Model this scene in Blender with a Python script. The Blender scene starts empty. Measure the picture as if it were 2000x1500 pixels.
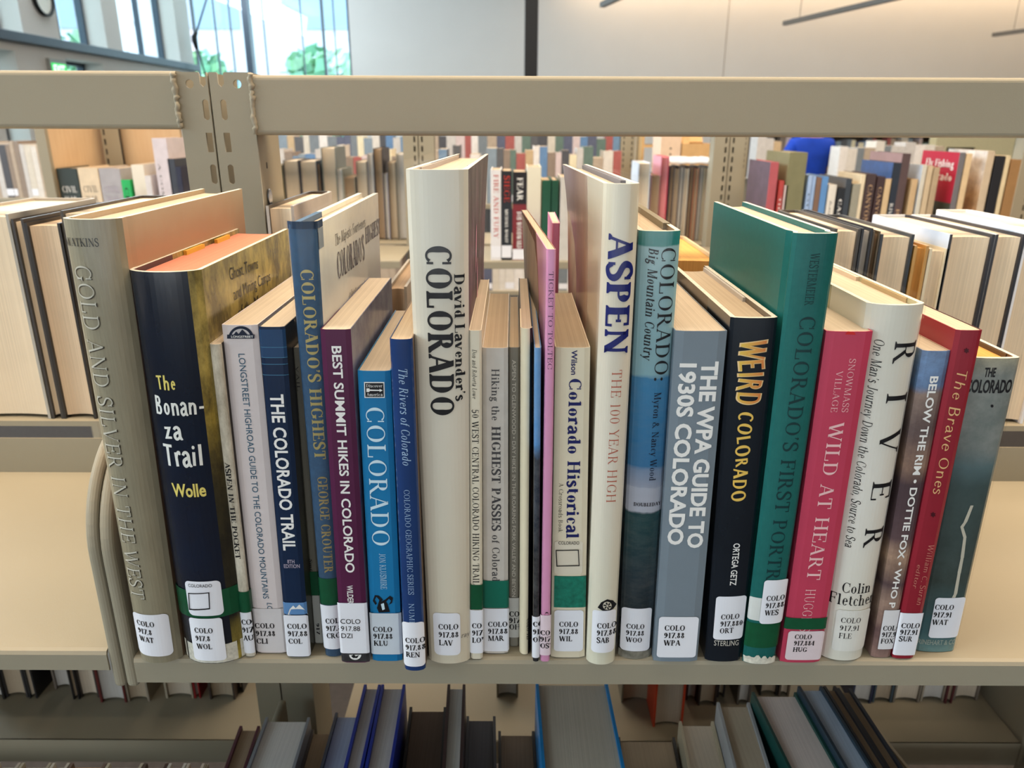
import bpy, bmesh, math, random
from mathutils import Vector, Matrix

random.seed(7)
SCN = bpy.context.scene
COL = SCN.collection
PI = math.pi
R = math.radians

# ------------------------------------------------------------------ camera, world, lights, exposure
SH = 1.05                 # height of the main shelf board above the floor
CAMZ = SH + 0.339
cam_d = bpy.data.cameras.new('camera')
cam = bpy.data.objects.new('camera', cam_d); COL.objects.link(cam)
cam_d.sensor_width = 36.0
FPX = 1472.0
cam_d.lens = FPX * 36.0 / 2000.0
cam_d.clip_start = 0.02
cam_d.clip_end = 300
PITCH = R(19.1)
ROLL = R(0.22)
cam.matrix_world = Matrix.Translation((0, 0, CAMZ)) @ Matrix.Rotation(PI / 2 - PITCH, 4, 'X') @ Matrix.Rotation(ROLL, 4, 'Z')
cam_d.dof.use_dof = True
cam_d.dof.focus_distance = 0.47
cam_d.dof.aperture_fstop = 13.0
SCN.camera = cam
CM = cam.matrix_world.copy()

vs = SCN.view_settings
vs.view_transform = 'Standard'
vs.look = 'None'
vs.gamma = 1.0
vs.use_curve_mapping = False
vs.exposure = 0.0

w = bpy.data.worlds.new('sky'); SCN.world = w
w.use_nodes = True
nt = w.node_tree; nt.nodes.clear()
wo = nt.nodes.new('ShaderNodeOutputWorld'); bg = nt.nodes.new('ShaderNodeBackground')
bg.inputs[0].default_value = (0.80, 0.93, 1.0, 1); bg.inputs[1].default_value = 5.0
nt.links.new(bg.outputs[0], wo.inputs[0])


def area(name, loc, rot, sx, sy, power, color):
    l = bpy.data.lights.new(name, 'AREA'); l.shape = 'RECTANGLE'; l.size = sx; l.size_y = sy
    l.energy = power; l.color = color
    o = bpy.data.objects.new(name, l); COL.objects.link(o); o.location = loc; o.rotation_euler = rot
    return o


WARM = (1.0, 0.785, 0.56)
NEUT = (1.0, 0.92, 0.82)
COOL = (0.74, 0.88, 1.0)
area('ceiling_lamp_aisle', (0.6, 0.45, 4.1), (0, 0, 0), 7.0, 0.9, 300, WARM)
area('ceiling_lamp_stacks', (0.5, 3.0, 4.1), (0, 0, 0), 7.0, 1.2, 160, WARM)
area('ceiling_lamp_middle', (2.5, 7.0, 4.1), (0, 0, 0), 10.0, 2.5, 300, NEUT)
area('ceiling_lamp_far', (5.0, 12.0, 4.1), (0, 0, 0), 10.0, 1.6, 110, NEUT)
area('wall_washer', (8.0, 15.1, 4.15), (R(14), 0, 0), 14.0, 0.2, 125, (1.0, 0.72, 0.45))
area('window_daylight_near', (-5.9, 1.0, 2.9), (0, R(-90), 0), 2.4, 9.0, 420, COOL)
area('window_daylight_far', (-5.8, 11.5, 3.9), (0, R(-78), 0), 0.5, 7.0, 300, COOL)
area('window_daylight_behind', (-0.5, -5.8, 1.2), (R(90), 0, 0), 12.5, 2.2, 180, (0.88, 0.95, 1.0))  # added frontal fill behind the camera; that wall has no window


# ------------------------------------------------------------------ picture geometry -> places in the room
def ray(x, y):
    d = Vector(((x - 1000) / FPX, -(y - 750) / FPX, -1.0))
    return CM.to_3x3() @ d


def on_y(x, y, Y):
    d = ray(x, y); k = Y / d.y
    return Vector((d.x * k, Y, CAMZ + d.z * k))


def on_z(x, y, Z):
    d = ray(x, y); k = (Z - CAMZ) / d.z
    return Vector((d.x * k, d.y * k, Z))


def on_x(x, y, X):
    d = ray(x, y); k = X / d.x
    return Vector((X, d.y * k, CAMZ + d.z * k))


# ------------------------------------------------------------------ materials
def lin(c):
    def f(v):
        v /= 255.0
        return v / 12.92 if v <= 0.04045 else ((v + 0.055) / 1.055) ** 2.4
    return (f(c[0]), f(c[1]), f(c[2]), 1.0)


_M = {}


def nodes(name):
    m = bpy.data.materials.new(name); m.use_nodes = True
    nt = m.node_tree
    return m, nt, nt.nodes['Principled BSDF']


def P(name, c, rough=0.5, coat=0.0, spec=0.3, metal=0.0, var=0.06, vscale=40.0, bump=0.0, bscale=300.0, stretch=None):
    """plain painted / printed surface with a little procedural unevenness"""
    key = (name, tuple(c), rough, coat, spec, metal, var, vscale, bump)
    if key in _M:
        return _M[key]
    m, nt, b = nodes(name)
    b.inputs['Roughness'].default_value = rough
    b.inputs['Coat Weight'].default_value = coat * .45
    b.inputs['Coat Roughness'].default_value = 0.12
    b.inputs['Specular IOR Level'].default_value = spec
    b.inputs['Metallic'].default_value = metal
    tc = nt.nodes.new('ShaderNodeTexCoord')
    n = nt.nodes.new('ShaderNodeTexNoise'); n.inputs['Scale'].default_value = vscale; n.inputs['Detail'].default_value = 4
    src = tc.outputs['Object']
    if stretch:
        mp = nt.nodes.new('ShaderNodeMapping'); mp.inputs['Scale'].default_value = stretch
        nt.links.new(src, mp.inputs[0]); src = mp.outputs[0]
    nt.links.new(src, n.inputs['Vector'])
    mx = nt.nodes.new('ShaderNodeMix'); mx.data_type = 'RGBA'
    L = lin(c)
    mx.inputs['A'].default_value = tuple(max(0, v * (1 - var * 2.2)) for v in L[:3]) + (1,)
    mx.inputs['B'].default_value = tuple(min(1, v * (1 + var * 2.2)) for v in L[:3]) + (1,)
    nt.links.new(n.outputs['Fac'], mx.inputs['Factor'])
    nt.links.new(mx.outputs['Result'], b.inputs['Base Color'])
    if bump:
        n2 = nt.nodes.new('ShaderNodeTexNoise'); n2.inputs['Scale'].default_value = bscale
        nt.links.new(tc.outputs['Object'], n2.inputs['Vector'])
        bp = nt.nodes.new('ShaderNodeBump'); bp.inputs['Strength'].default_value = bump; bp.inputs['Distance'].default_value = 0.001
        nt.links.new(n2.outputs['Fac'], bp.inputs['Height']); nt.links.new(bp.outputs[0], b.inputs['Normal'])
    _M[key] = m
    return m


def art(name, stops, H, amp=0.05, nscale=30.0, mix=None, mixscale=60.0, mixamt=0.5, rough=0.35, coat=0.4, axis=2,
        stretch=(1, 1, 1), hard=False, off=0.0):
    """printed picture: colour bands along one axis of the object, broken up by noise"""
    m, nt, b = nodes(name)
    b.inputs['Roughness'].default_value = rough; b.inputs['Coat Weight'].default_value = coat * .45
    b.inputs['Specular IOR Level'].default_value = .3 if coat else .1
    b.inputs['Coat Roughness'].default_value = 0.12
    tc = nt.nodes.new('ShaderNodeTexCoord')
    mp = nt.nodes.new('ShaderNodeMapping'); mp.inputs['Scale'].default_value = stretch
    nt.links.new(tc.outputs['Object'], mp.inputs[0])
    sx = nt.nodes.new('ShaderNodeSeparateXYZ'); nt.links.new(tc.outputs['Object'], sx.inputs[0])
    n = nt.nodes.new('ShaderNodeTexNoise'); n.inputs['Scale'].default_value = nscale; n.inputs['Detail'].default_value = 6
    nt.links.new(mp.outputs[0], n.inputs['Vector'])
    dv = nt.nodes.new('ShaderNodeMath'); dv.operation = 'MULTIPLY_ADD'
    dv.inputs[1].default_value = 1.0 / H; dv.inputs[2].default_value = -off / H
    nt.links.new(sx.outputs[axis], dv.inputs[0])
    ma = nt.nodes.new('ShaderNodeMath'); ma.operation = 'MULTIPLY_ADD'
    ma.inputs[1].default_value = amp * 2
    nt.links.new(n.outputs['Fac'], ma.inputs[0]); nt.links.new(dv.outputs[0], ma.inputs[2])
    sb = nt.nodes.new('ShaderNodeMath'); sb.operation = 'SUBTRACT'; sb.inputs[1].default_value = amp
    nt.links.new(ma.outputs[0], sb.inputs[0])
    cr = nt.nodes.new('ShaderNodeValToRGB'); cr.color_ramp.interpolation = 'CONSTANT' if hard else 'LINEAR'
    e = cr.color_ramp.elements
    e[0].position = stops[0][0]; e[0].color = lin(stops[0][1])
    e[1].position = stops[-1][0]; e[1].color = lin(stops[-1][1])
    for p, c in stops[1:-1]:
        q = e.new(p); q.color = lin(c)
    nt.links.new(sb.outputs[0], cr.inputs[0])
    out = cr.outputs[0]
    if mix:
        n2 = nt.nodes.new('ShaderNodeTexNoise'); n2.inputs['Scale'].default_value = mixscale; n2.inputs['Detail'].default_value = 8
        n2.inputs['Roughness'].default_value = 0.7
        nt.links.new(mp.outputs[0], n2.inputs['Vector'])
        r2 = nt.nodes.new('ShaderNodeValToRGB')
        r2.color_ramp.elements[0].position = 0.5 - 0.12; r2.color_ramp.elements[1].position = 0.5 + 0.12
        nt.links.new(n2.outputs['Fac'], r2.inputs[0])
        ms = nt.nodes.new('ShaderNodeMath'); ms.operation = 'MULTIPLY'; ms.inputs[1].default_value = mixamt
        nt.links.new(r2.outputs[0], ms.inputs[0])
        mx = nt.nodes.new('ShaderNodeMix'); mx.data_type = 'RGBA'
        nt.links.new(ms.outputs[0], mx.inputs['Factor']); nt.links.new(out, mx.inputs['A'])
        mx.inputs['B'].default_value = lin(mix)
        out = mx.outputs['Result']
    nt.links.new(out, b.inputs['Base Color'])
    return m


def pages(name, c, dark=0.075, rough=0.85):
    """block of paper edges: thin leaves stacked across x"""
    key = ('pages', name, tuple(c))
    if key in _M:
        return _M[key]
    m, nt, b = nodes(name)
    b.inputs['Roughness'].default_value = rough; b.inputs['Specular IOR Level'].default_value = 0.2
    tc = nt.nodes.new('ShaderNodeTexCoord')
    mp = nt.nodes.new('ShaderNodeMapping'); mp.inputs['Scale'].default_value = (1600, 3, 3)
    nt.links.new(tc.outputs['Object'], mp.inputs[0])
    n = nt.nodes.new('ShaderNodeTexNoise'); n.inputs['Scale'].default_value = 1.0; n.inputs['Detail'].default_value = 3
    nt.links.new(mp.outputs[0], n.inputs['Vector'])
    n2 = nt.nodes.new('ShaderNodeTexNoise'); n2.inputs['Scale'].default_value = 25.0
    nt.links.new(tc.outputs['Object'], n2.inputs['Vector'])
    ad = nt.nodes.new('ShaderNodeMath'); ad.operation = 'MULTIPLY_ADD'; ad.inputs[1].default_value = 0.35
    nt.links.new(n2.outputs['Fac'], ad.inputs[0]); nt.links.new(n.outputs['Fac'], ad.inputs[2])
    cr = nt.nodes.new('ShaderNodeValToRGB')
    L = lin(c)
    cr.color_ramp.elements[0].position = 0.35; cr.color_ramp.elements[0].color = tuple(v * (1 - dark * 3) for v in L[:3]) + (1,)
    cr.color_ramp.elements[1].position = 0.85; cr.color_ramp.elements[1].color = L
    nt.links.new(ad.outputs[0], cr.inputs[0]); nt.links.new(cr.outputs[0], b.inputs['Base Color'])
    bp = nt.nodes.new('ShaderNodeBump'); bp.inputs['Strength'].default_value = 0.25; bp.inputs['Distance'].default_value = 0.0006
    nt.links.new(n.outputs['Fac'], bp.inputs['Height']); nt.links.new(bp.outputs[0], b.inputs['Normal'])
    _M[key] = m
    return m


def film_mat():
    if 'film' in _M:
        return _M['film']
    m = bpy.data.materials.new('clear_plastic_film'); m.use_nodes = True
    nt = m.node_tree; nt.nodes.clear()
    o = nt.nodes.new('ShaderNodeOutputMaterial'); mix = nt.nodes.new('ShaderNodeMixShader')
    t = nt.nodes.new('ShaderNodeBsdfTransparent'); g = nt.nodes.new('ShaderNodeBsdfGlossy'); g.inputs['Roughness'].default_value = 0.13
    f = nt.nodes.new('ShaderNodeLayerWeight'); f.inputs[0].default_value = .5
    pw = nt.nodes.new('ShaderNodeMath'); pw.operation = 'POWER'; pw.inputs[1].default_value = 4.0
    sc_ = nt.nodes.new('ShaderNodeMath'); sc_.operation = 'MULTIPLY_ADD'; sc_.inputs[1].default_value = .10; sc_.inputs[2].default_value = .016
    nt.links.new(f.outputs['Facing'], pw.inputs[0]); nt.links.new(pw.outputs[0], sc_.inputs[0])
    tc = nt.nodes.new('ShaderNodeTexCoord'); mp = nt.nodes.new('ShaderNodeMapping'); mp.inputs['Scale'].default_value = (70, 30, 9)
    n = nt.nodes.new('ShaderNodeTexNoise'); n.inputs['Scale'].default_value = 1.0; n.inputs['Detail'].default_value = 3
    bp = nt.nodes.new('ShaderNodeBump'); bp.inputs['Strength'].default_value = 0.5; bp.inputs['Distance'].default_value = 0.004
    L = nt.links.new
    L(tc.outputs['Object'], mp.inputs[0]); L(mp.outputs[0], n.inputs['Vector']); L(n.outputs['Fac'], bp.inputs['Height'])
    L(bp.outputs[0], g.inputs['Normal'])
    L(sc_.outputs[0], mix.inputs[0]); L(t.outputs[0], mix.inputs[1]); L(g.outputs[0], mix.inputs[2]); L(mix.outputs[0], o.inputs[0])
    _M['film'] = m
    return m


def glass_mat(tint=(0.86, 0.97, 1.0)):
    if 'glass' in _M:
        return _M['glass']
    m = bpy.data.materials.new('window_glass'); m.use_nodes = True
    nt = m.node_tree; nt.nodes.clear()
    o = nt.nodes.new('ShaderNodeOutputMaterial'); mix = nt.nodes.new('ShaderNodeMixShader')
    t = nt.nodes.new('ShaderNodeBsdfTransparent'); t.inputs[0].default_value = tint + (1,)
    g = nt.nodes.new('ShaderNodeBsdfGlossy'); g.inputs['Roughness'].default_value = 0.03
    f = nt.nodes.new('ShaderNodeLayerWeight'); f.inputs[0].default_value = .5
    pw = nt.nodes.new('ShaderNodeMath'); pw.operation = 'POWER'; pw.inputs[1].default_value = 4.0
    sc_ = nt.nodes.new('ShaderNodeMath'); sc_.operation = 'MULTIPLY_ADD'; sc_.inputs[1].default_value = .5; sc_.inputs[2].default_value = .03
    nt.links.new(f.outputs['Facing'], pw.inputs[0]); nt.links.new(pw.outputs[0], sc_.inputs[0])
    nt.links.new(sc_.outputs[0], mix.inputs[0]); nt.links.new(t.outputs[0], mix.inputs[1]); nt.links.new(g.outputs[0], mix.inputs[2])
    nt.links.new(mix.outputs[0], o.inputs[0])
    _M['glass'] = m
    return m


def glow(name, c, s):
    m = bpy.data.materials.new(name); m.use_nodes = True
    b = m.node_tree.nodes['Principled BSDF']
    b.inputs['Emission Color'].default_value = lin(c); b.inputs['Emission Strength'].default_value = s
    b.inputs['Base Color'].default_value = lin(c)
    return m


# ------------------------------------------------------------------ objects
def tag(o, label=None, cat=None, group=None, kind=None):
    if label: o['label'] = label
    if cat: o['category'] = cat
    if group: o['group'] = group
    if kind: o['kind'] = kind
    return o


def empty(name, loc, label, cat, group=None):
    o = bpy.data.objects.new(name, None); COL.objects.link(o); o.location = loc
    o.empty_display_size = 0.05
    return tag(o, label, cat, group)


class MB:
    """collects polygons with a material each and links them as one mesh object"""
    def __init__(self):
        self.v = []; self.f = []; self.m = []; self.mats = []; self.sm = []

    def mi(self, mat):
        if mat not in self.mats:
            self.mats.append(mat)
        return self.mats.index(mat)

    def poly(self, pts, mat, smooth=False):
        i = len(self.v); self.v.extend([tuple(p) for p in pts])
        self.f.append(list(range(i, i + len(pts)))); self.m.append(self.mi(mat)); self.sm.append(smooth)

    def grid(self, rows, mat, smooth=False, close=False):
        i = len(self.v); n = len(rows[0])
        for r in rows: self.v.extend([tuple(p) for p in r])
        k = self.mi(mat)
        for a in range(len(rows) - 1):
            for b in range(n if close else n - 1):
                c = (b + 1) % n
                self.f.append([i + a * n + b, i + a * n + c, i + (a + 1) * n + c, i + (a + 1) * n + b])
                self.m.append(k); self.sm.append(smooth)

    def box(self, x0, x1, y0, y1, z0, z1, mat):
        p = [(x0, y0, z0), (x1, y0, z0), (x1, y1, z0), (x0, y1, z0), (x0, y0, z1), (x1, y0, z1), (x1, y1, z1), (x0, y1, z1)]
        i = len(self.v); self.v.extend(p); k = self.mi(mat)
        for q in ((0, 3, 2, 1), (4, 5, 6, 7), (0, 1, 5, 4), (1, 2, 6, 5), (2, 3, 7, 6), (3, 0, 4, 7)):
            self.f.append([i + a for a in q]); self.m.append(k); self.sm.append(False)

    def prism(self, outline, a, b, mat, axis='x', smooth=False):
        """outline of 2D points swept along an axis from a to b"""
        def pt(p, s):
            return (s, p[0], p[1]) if axis == 'x' else ((p[0], s, p[1]) if axis == 'y' else (p[0], p[1], s))
        r0 = [pt(p, a) for p in outline]; r1 = [pt(p, b) for p in outline]
        self.grid([r0, r1], mat, smooth, close=True)
        self.poly(list(reversed(r0)), mat); self.poly(r1, mat)

    def tube(self, pts, rad, mat, n=10):
        rows = []
        for i, p in enumerate(pts):
            p = Vector(p)
            d = (Vector(pts[min(i + 1, len(pts) - 1)]) - Vector(pts[max(i - 1, 0)])).normalized()
            a = d.orthogonal().normalized() if i == 0 else (rows_a - d * rows_a.dot(d)).normalized()
            rows_a = a
            b = d.cross(a); r = rad[i] if isinstance(rad, (list, tuple)) else rad
            rows.append([p + (a * math.cos(2 * PI * k / n) + b * math.sin(2 * PI * k / n)) * r for k in range(n)])
        self.grid(rows, mat, True, close=True)
        self.poly(list(reversed(rows[0])), mat); self.poly(rows[-1], mat)

    def build(self, name, parent=None, loc=None, bevel=0.0, fix=True):
        me = bpy.data.meshes.new(name)
        me.from_pydata(self.v, [], self.f)
        for m in self.mats: me.materials.append(m)
        me.polygons.foreach_set('material_index', self.m)
        me.polygons.foreach_set('use_smooth', self.sm)
        me.update()
        if fix:
            bm = bmesh.new(); bm.from_mesh(me)
            bmesh.ops.remove_doubles(bm, verts=bm.verts, dist=1e-6)
            bmesh.ops.recalc_face_normals(bm, faces=bm.faces)
            bm.to_mesh(me); bm.free()
        o = bpy.data.objects.new(name, me); COL.objects.link(o)
        if loc is not None: o.location = loc
        if parent is not None: o.parent = parent
        if bevel:
            md = o.modifiers.new('bevel', 'BEVEL'); md.width = bevel; md.segments = 3; md.limit_method = 'ANGLE'; md.angle_limit = R(40)
        return o


def rrect(x0, x1, y0, y1, r, n=5):
    out = []
    for cx, cy, a0 in ((x1 - r, y1 - r, 0), (x0 + r, y1 - r, 90), (x0 + r, y0 + r, 180), (x1 - r, y0 + r, 270)):
        for k in range(n + 1):
            a = R(a0 + 90 * k / n)
            out.append((cx + r * math.cos(a), cy + r * math.sin(a)))
    return out


ORD = ['first', 'second', 'third', 'fourth', 'fifth', 'sixth', 'seventh', 'eighth', 'ninth', 'tenth', 'eleventh', 'twelfth',
       'thirteenth', 'fourteenth', 'fifteenth', 'sixteenth', 'seventeenth', 'eighteenth', 'nineteenth', 'twentieth']


def ordinal(i):
    if i < 20: return ORD[i]
    tens = {2: 'twenty', 3: 'thirty', 4: 'forty', 5: 'fifty', 6: 'sixty', 7: 'seventy', 8: 'eighty', 9: 'ninety'}
    n = i + 1
    if n % 10 == 0: return {20: 'twentieth', 30: 'thirtieth', 40: 'fortieth', 50: 'fiftieth', 60: 'sixtieth', 70: 'seventieth', 80: 'eightieth', 90: 'ninetieth'}[n]
    return tens[n // 10] + '-' + ORD[n % 10 - 1]

# ------------------------------------------------------------------ lettering: a serif face drawn here, plus the built-in sans
class Face:
    def __init__(s, st=.13, hl=.045, sf=.075, sh=.035, slant=0.0, cond=1.0, track=.06):
        s.st = st; s.hl = hl; s.sf = sf; s.sh = sh; s.slant = slant; s.cond = cond; s.track = track


SERIF = Face()
SERIF_LIGHT = Face(st=.085, hl=.035, sf=.06, sh=.028)
SERIF_BOLD = Face(st=.19, hl=.06, sf=.07, sh=.045)
SERIF_ITALIC = Face(st=.11, hl=.045, sf=.045, sh=.03, slant=.22)
SERIF_BI = Face(st=.16, hl=.055, sf=.05, sh=.04, slant=.2)
STENCIL = Face(st=.12, hl=.05, sf=.08, sh=.04)
SCRIPT = Face(st=.09, hl=.06, sf=.0, sh=.0, slant=.12, track=.03)
HAND = Face(st=.17, hl=.13, sf=.0, sh=.0, track=.05)

X = .66
G = {
 'A': (.74, "d .09 0 .36 1 0;d .64 0 .36 1 1;h .2 .54 .33;s .09 0;s .65 0"),
 'B': (.68, "v .16 0 1 bt;b .16 .34 .53 1 .2;b .16 .36 0 .55 .24"),
 'C': (.74, "a .4 .5 .35 .5 48 312;k .66 .64 .97;k .66 .05 .3"),
 'D': (.8, "v .16 0 1 bt;b .16 .36 0 1 .37"),
 'E': (.64, "v .16 0 1 bt;h .16 .57 1;h .16 .6 0;h .16 .46 .53;k .57 .76 1;k .6 0 .26;k .46 .42 .64"),
 'F': (.6, "v .16 0 1 bt;h .16 .56 1;h .16 .45 .52;k .56 .76 1;k .45 .41 .63"),
 'G': (.8, "a .4 .5 .35 .5 48 330;k .66 .64 .97;v .66 .1 .42 t"),
 'H': (.84, "v .17 0 1 bt;v .67 0 1 bt;h .17 .67 .52"),
 'I': (.36, "v .18 0 1 bt"),
 'J': (.46, "v .28 .12 1 t;a .14 .14 .14 .16 200 350"),
 'K': (.78, "v .16 0 1 bt;d .2 .4 .62 1 0;d .66 0 .34 .58 1;s .64 1;s .68 0"),
 'L': (.62, "v .16 0 1 bt;h .16 .56 0;k .57 0 .28"),
 'M': (.98, "w .14 0 1 bt;d .49 0 .17 1 1;d .49 0 .79 1 0;v .82 0 1 bt"),
 'N': (.84, "w .15 0 1 bt;d .68 0 .15 1 1;w .68 0 1 t"),
 'O': (.82, "a .41 .5 .37 .5 0 360"),
 'P': (.64, "v .16 0 1 bt;b .16 .34 .44 1 .24"),
 'Q': (.82, "a .41 .5 .37 .5 0 360;d .74 -.2 .42 .12 1"),
 'R': (.74, "v .16 0 1 bt;b .16 .34 .48 1 .23;d .66 0 .36 .5 1;s .68 0"),
 'S': (.58, "p .5 .82 .3 .4 .97 .5 .28 1 .4 .14 .92 .7 .09 .74 1 .18 .6 1.1 .4 .45 1.1 .49 .27 1 .44 .09 .7 .28 0.01 .4 .15 .04 .5 .08 .2 .3;k .5 .7 .97;k .07 .03 .3"),
 'T': (.68, "v .34 0 1 b;h .05 .63 1;k .06 .74 1;k .62 .74 1"),
 'U': (.82, "v .16 .3 1 t;w .66 .3 1 t;a .41 .32 .28 .32 180 360"),
 'V': (.74, "d .37 0 .09 1 1;d .37 0 .64 1 0;s .09 1;s .65 1"),
 'W': (1.02, "d .3 0 .07 1 1;d .3 0 .52 1 0;d .72 0 .49 1 1;d .72 0 .94 1 0;s .08 1;s .5 1;s .94 1"),
 'X': (.74, "d .66 0 .1 1 1;d .1 0 .63 1 0;s .1 0;s .66 0;s .1 1;s .64 1"),
 'Y': (.72, "v .36 0 .45 b;d .36 .42 .09 1 1;d .36 .42 .63 1 0;s .09 1;s .64 1"),
 'Z': (.64, "h .07 .56 1;h .07 .58 0;d .08 0 .56 1 1;k .08 .76 1;k .58 0 .25"),
 'a': (.54, "p .1 .52 .7 .16 .62 .5 .28 .655 .4 .38 .58 .8 .41 .45 1 .41 .14 1 .46 .02 .5 .54 .04 .3;p .4 .4 .4 .24 .35 .6 .11 .26 1 .1 .12 1 .18 .01 .5 .3 .05 .4 .4 .14 .4"),
 'b': (.6, "v .14 0 1 l;b2 .3 .33 .25 .33"),
 'c': (.5, "a .28 .33 .22 .33 45 312;o .43 .5 .05"),
 'd': (.6, "v .44 0 1 lB;b3 .28 .33 .23 .33"),
 'e': (.52, "a .28 .33 .22 .33 0 318;h .08 .49 .37"),
 'f': (.38, "v .16 0 .78 b;a .32 .78 .16 .21 60 180;h .04 .34 .64"),
 'g': (.56, "a .25 .44 .18 .21 0 360;p .2 .25 .4 .12 .16 .7 .2 .08 .8 .38 .04 .9 .46 -.08 .9 .36 -.24 .6 .18 -.25 .5 .06 -.14 .6 .16 .02 .4;h .36 .54 .62"),
 'h': (.64, "v .14 0 1 lb;n .14 .48"),
 'i': (.32, "v .16 0 .66 lb;o .15 .88 .08"),
 'j': (.32, "v .17 -.1 .66 l;a .06 -.1 .11 .16 200 360;o .16 .88 .08"),
 'k': (.6, "v .14 0 1 lb;d .16 .26 .44 .64 0;d .5 0 .26 .38 1;s .46 .66;s .52 0"),
 'l': (.32, "v .16 0 1 lb"),
 'm': (.94, "v .14 0 .66 lb;n .14 .46;n .46 .78"),
 'n': (.64, "v .14 0 .66 lb;n .14 .48"),
 'o': (.56, "a .28 .33 .24 .33 0 360"),
 'p': (.6, "v .14 -.28 .66 lb;b2 .3 .33 .25 .33"),
 'q': (.6, "v .45 -.28 .66 b;b3 .28 .33 .23 .33"),
 'r': (.44, "v .14 0 .66 lb;p .14 .4 .3 .22 .58 .5 .32 .65 .7 .38 .6 .9;o .38 .58 .06"),
 's': (.44, "p .36 .54 .3 .28 .64 .5 .2 .66 .5 .1 .6 .7 .09 .48 1 .2 .38 1 .33 .28 1 .37 .15 .9 .3 .03 .6 .2 .0 .5 .12 .02 .5 .07 .14 .3"),
 't': (.38, "v .17 .12 .86;a .29 .14 .12 .14 180 330;h .05 .35 .64"),
 'u': (.64, "v .14 .2 .66 l;a .3 .22 .17 .22 180 350;v .48 0 .66 lB"),
 'v': (.56, "d .28 0 .08 .66 1;d .28 0 .48 .66 0;s .08 .66;s .48 .66"),
 'w': (.82, "d .24 0 .07 .66 1;d .24 0 .42 .66 0;d .58 0 .4 .66 1;d .58 0 .76 .66 0;s .07 .66;s .76 .66"),
 'x': (.56, "d .5 0 .08 .66 1;d .08 0 .48 .66 0;s .08 0;s .5 0;s .08 .66;s .48 .66"),
 'y': (.56, "d .29 0 .08 .66 1;d .18 -.28 .49 .66 0;s .08 .66;s .49 .66;o .14 -.24 .06"),
 'z': (.5, "h .06 .44 .66;h .06 .46 0;d .08 0 .42 .66 1"),
 '0': (.6, "a .3 .5 .24 .5 0 360"), '1': (.46, "v .25 0 1 lb"),
 '2': (.58, "p .09 .74 .5 .16 .93 .6 .28 .985 .5 .42 .9 .9 .45 .72 1 .36 .48 .7 .2 .24 .5 .08 .07 .6;h .07 .5 0;k .5 0 .25"),
 '3': (.56, "p .08 .8 .5 .2 .97 .5 .36 .92 .8 .41 .75 1 .34 .58 .6 .2 .53 .4;p .2 .53 .4 .4 .46 .7 .46 .26 1 .36 .05 .7 .18 .01 .5 .07 .16 .5"),
 '4': (.6, "v .4 0 1 b;d .06 .32 .42 1 0;h .04 .56 .28"),
 '5': (.56, "h .14 .48 1;p .14 .97 .3 .11 .55 .4 .28 .62 .5 .42 .5 1 .46 .3 1 .36 .06 .7 .18 .01 .5 .07 .15 .5"),
 '6': (.58, "a .3 .3 .22 .3 0 360;p .46 .96 .3 .22 .8 .6 .1 .45 1 .09 .3 1"),
 '7': (.56, "h .06 .5 1;d .2 0 .5 1 1;k .07 .75 1"),
 '8': (.58, "a .29 .27 .22 .27 0 360;a .29 .76 .18 .235 0 360"),
 '9': (.58, "a .28 .69 .22 .3 0 360;p .12 .04 .3 .34 .18 .6 .47 .5 1 .48 .7 1"),
 '.': (.2, "o .1 .06 .085"), ',': (.26, "o .13 .06 .08;d .06 -.16 .16 .04 0"), ':': (.28, "o .14 .1 .09;o .14 .56 .09"),
 "'": (.22, "o .11 .92 .07;d .06 .72 .13 .9 0"), '-': (.4, "h .06 .34 .34"), '&': (.86, "a .34 .76 .17 .23 0 360;a .32 .26 .27 .27 80 330;d .78 0 .24 .66 1"),
 ' ': (.32, ""), '*': (.3, "o .15 .5 .1"),
}


def smooth_pts(p, sub=4):
    out = []
    n = len(p)
    for i in range(n - 1):
        a = p[max(i - 1, 0)]; b = p[i]; c = p[i + 1]; d = p[min(i + 2, n - 1)]
        for k in range(sub):
            t = k / sub
            out.append(tuple(.5 * (2 * b[j] + (c[j] - a[j]) * t + (2 * a[j] - 5 * b[j] + 4 * c[j] - d[j]) * t * t + (3 * b[j] - a[j] - 3 * c[j] + d[j]) * t ** 3) for j in range(3)))
    out.append(p[-1])
    return out


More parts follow.
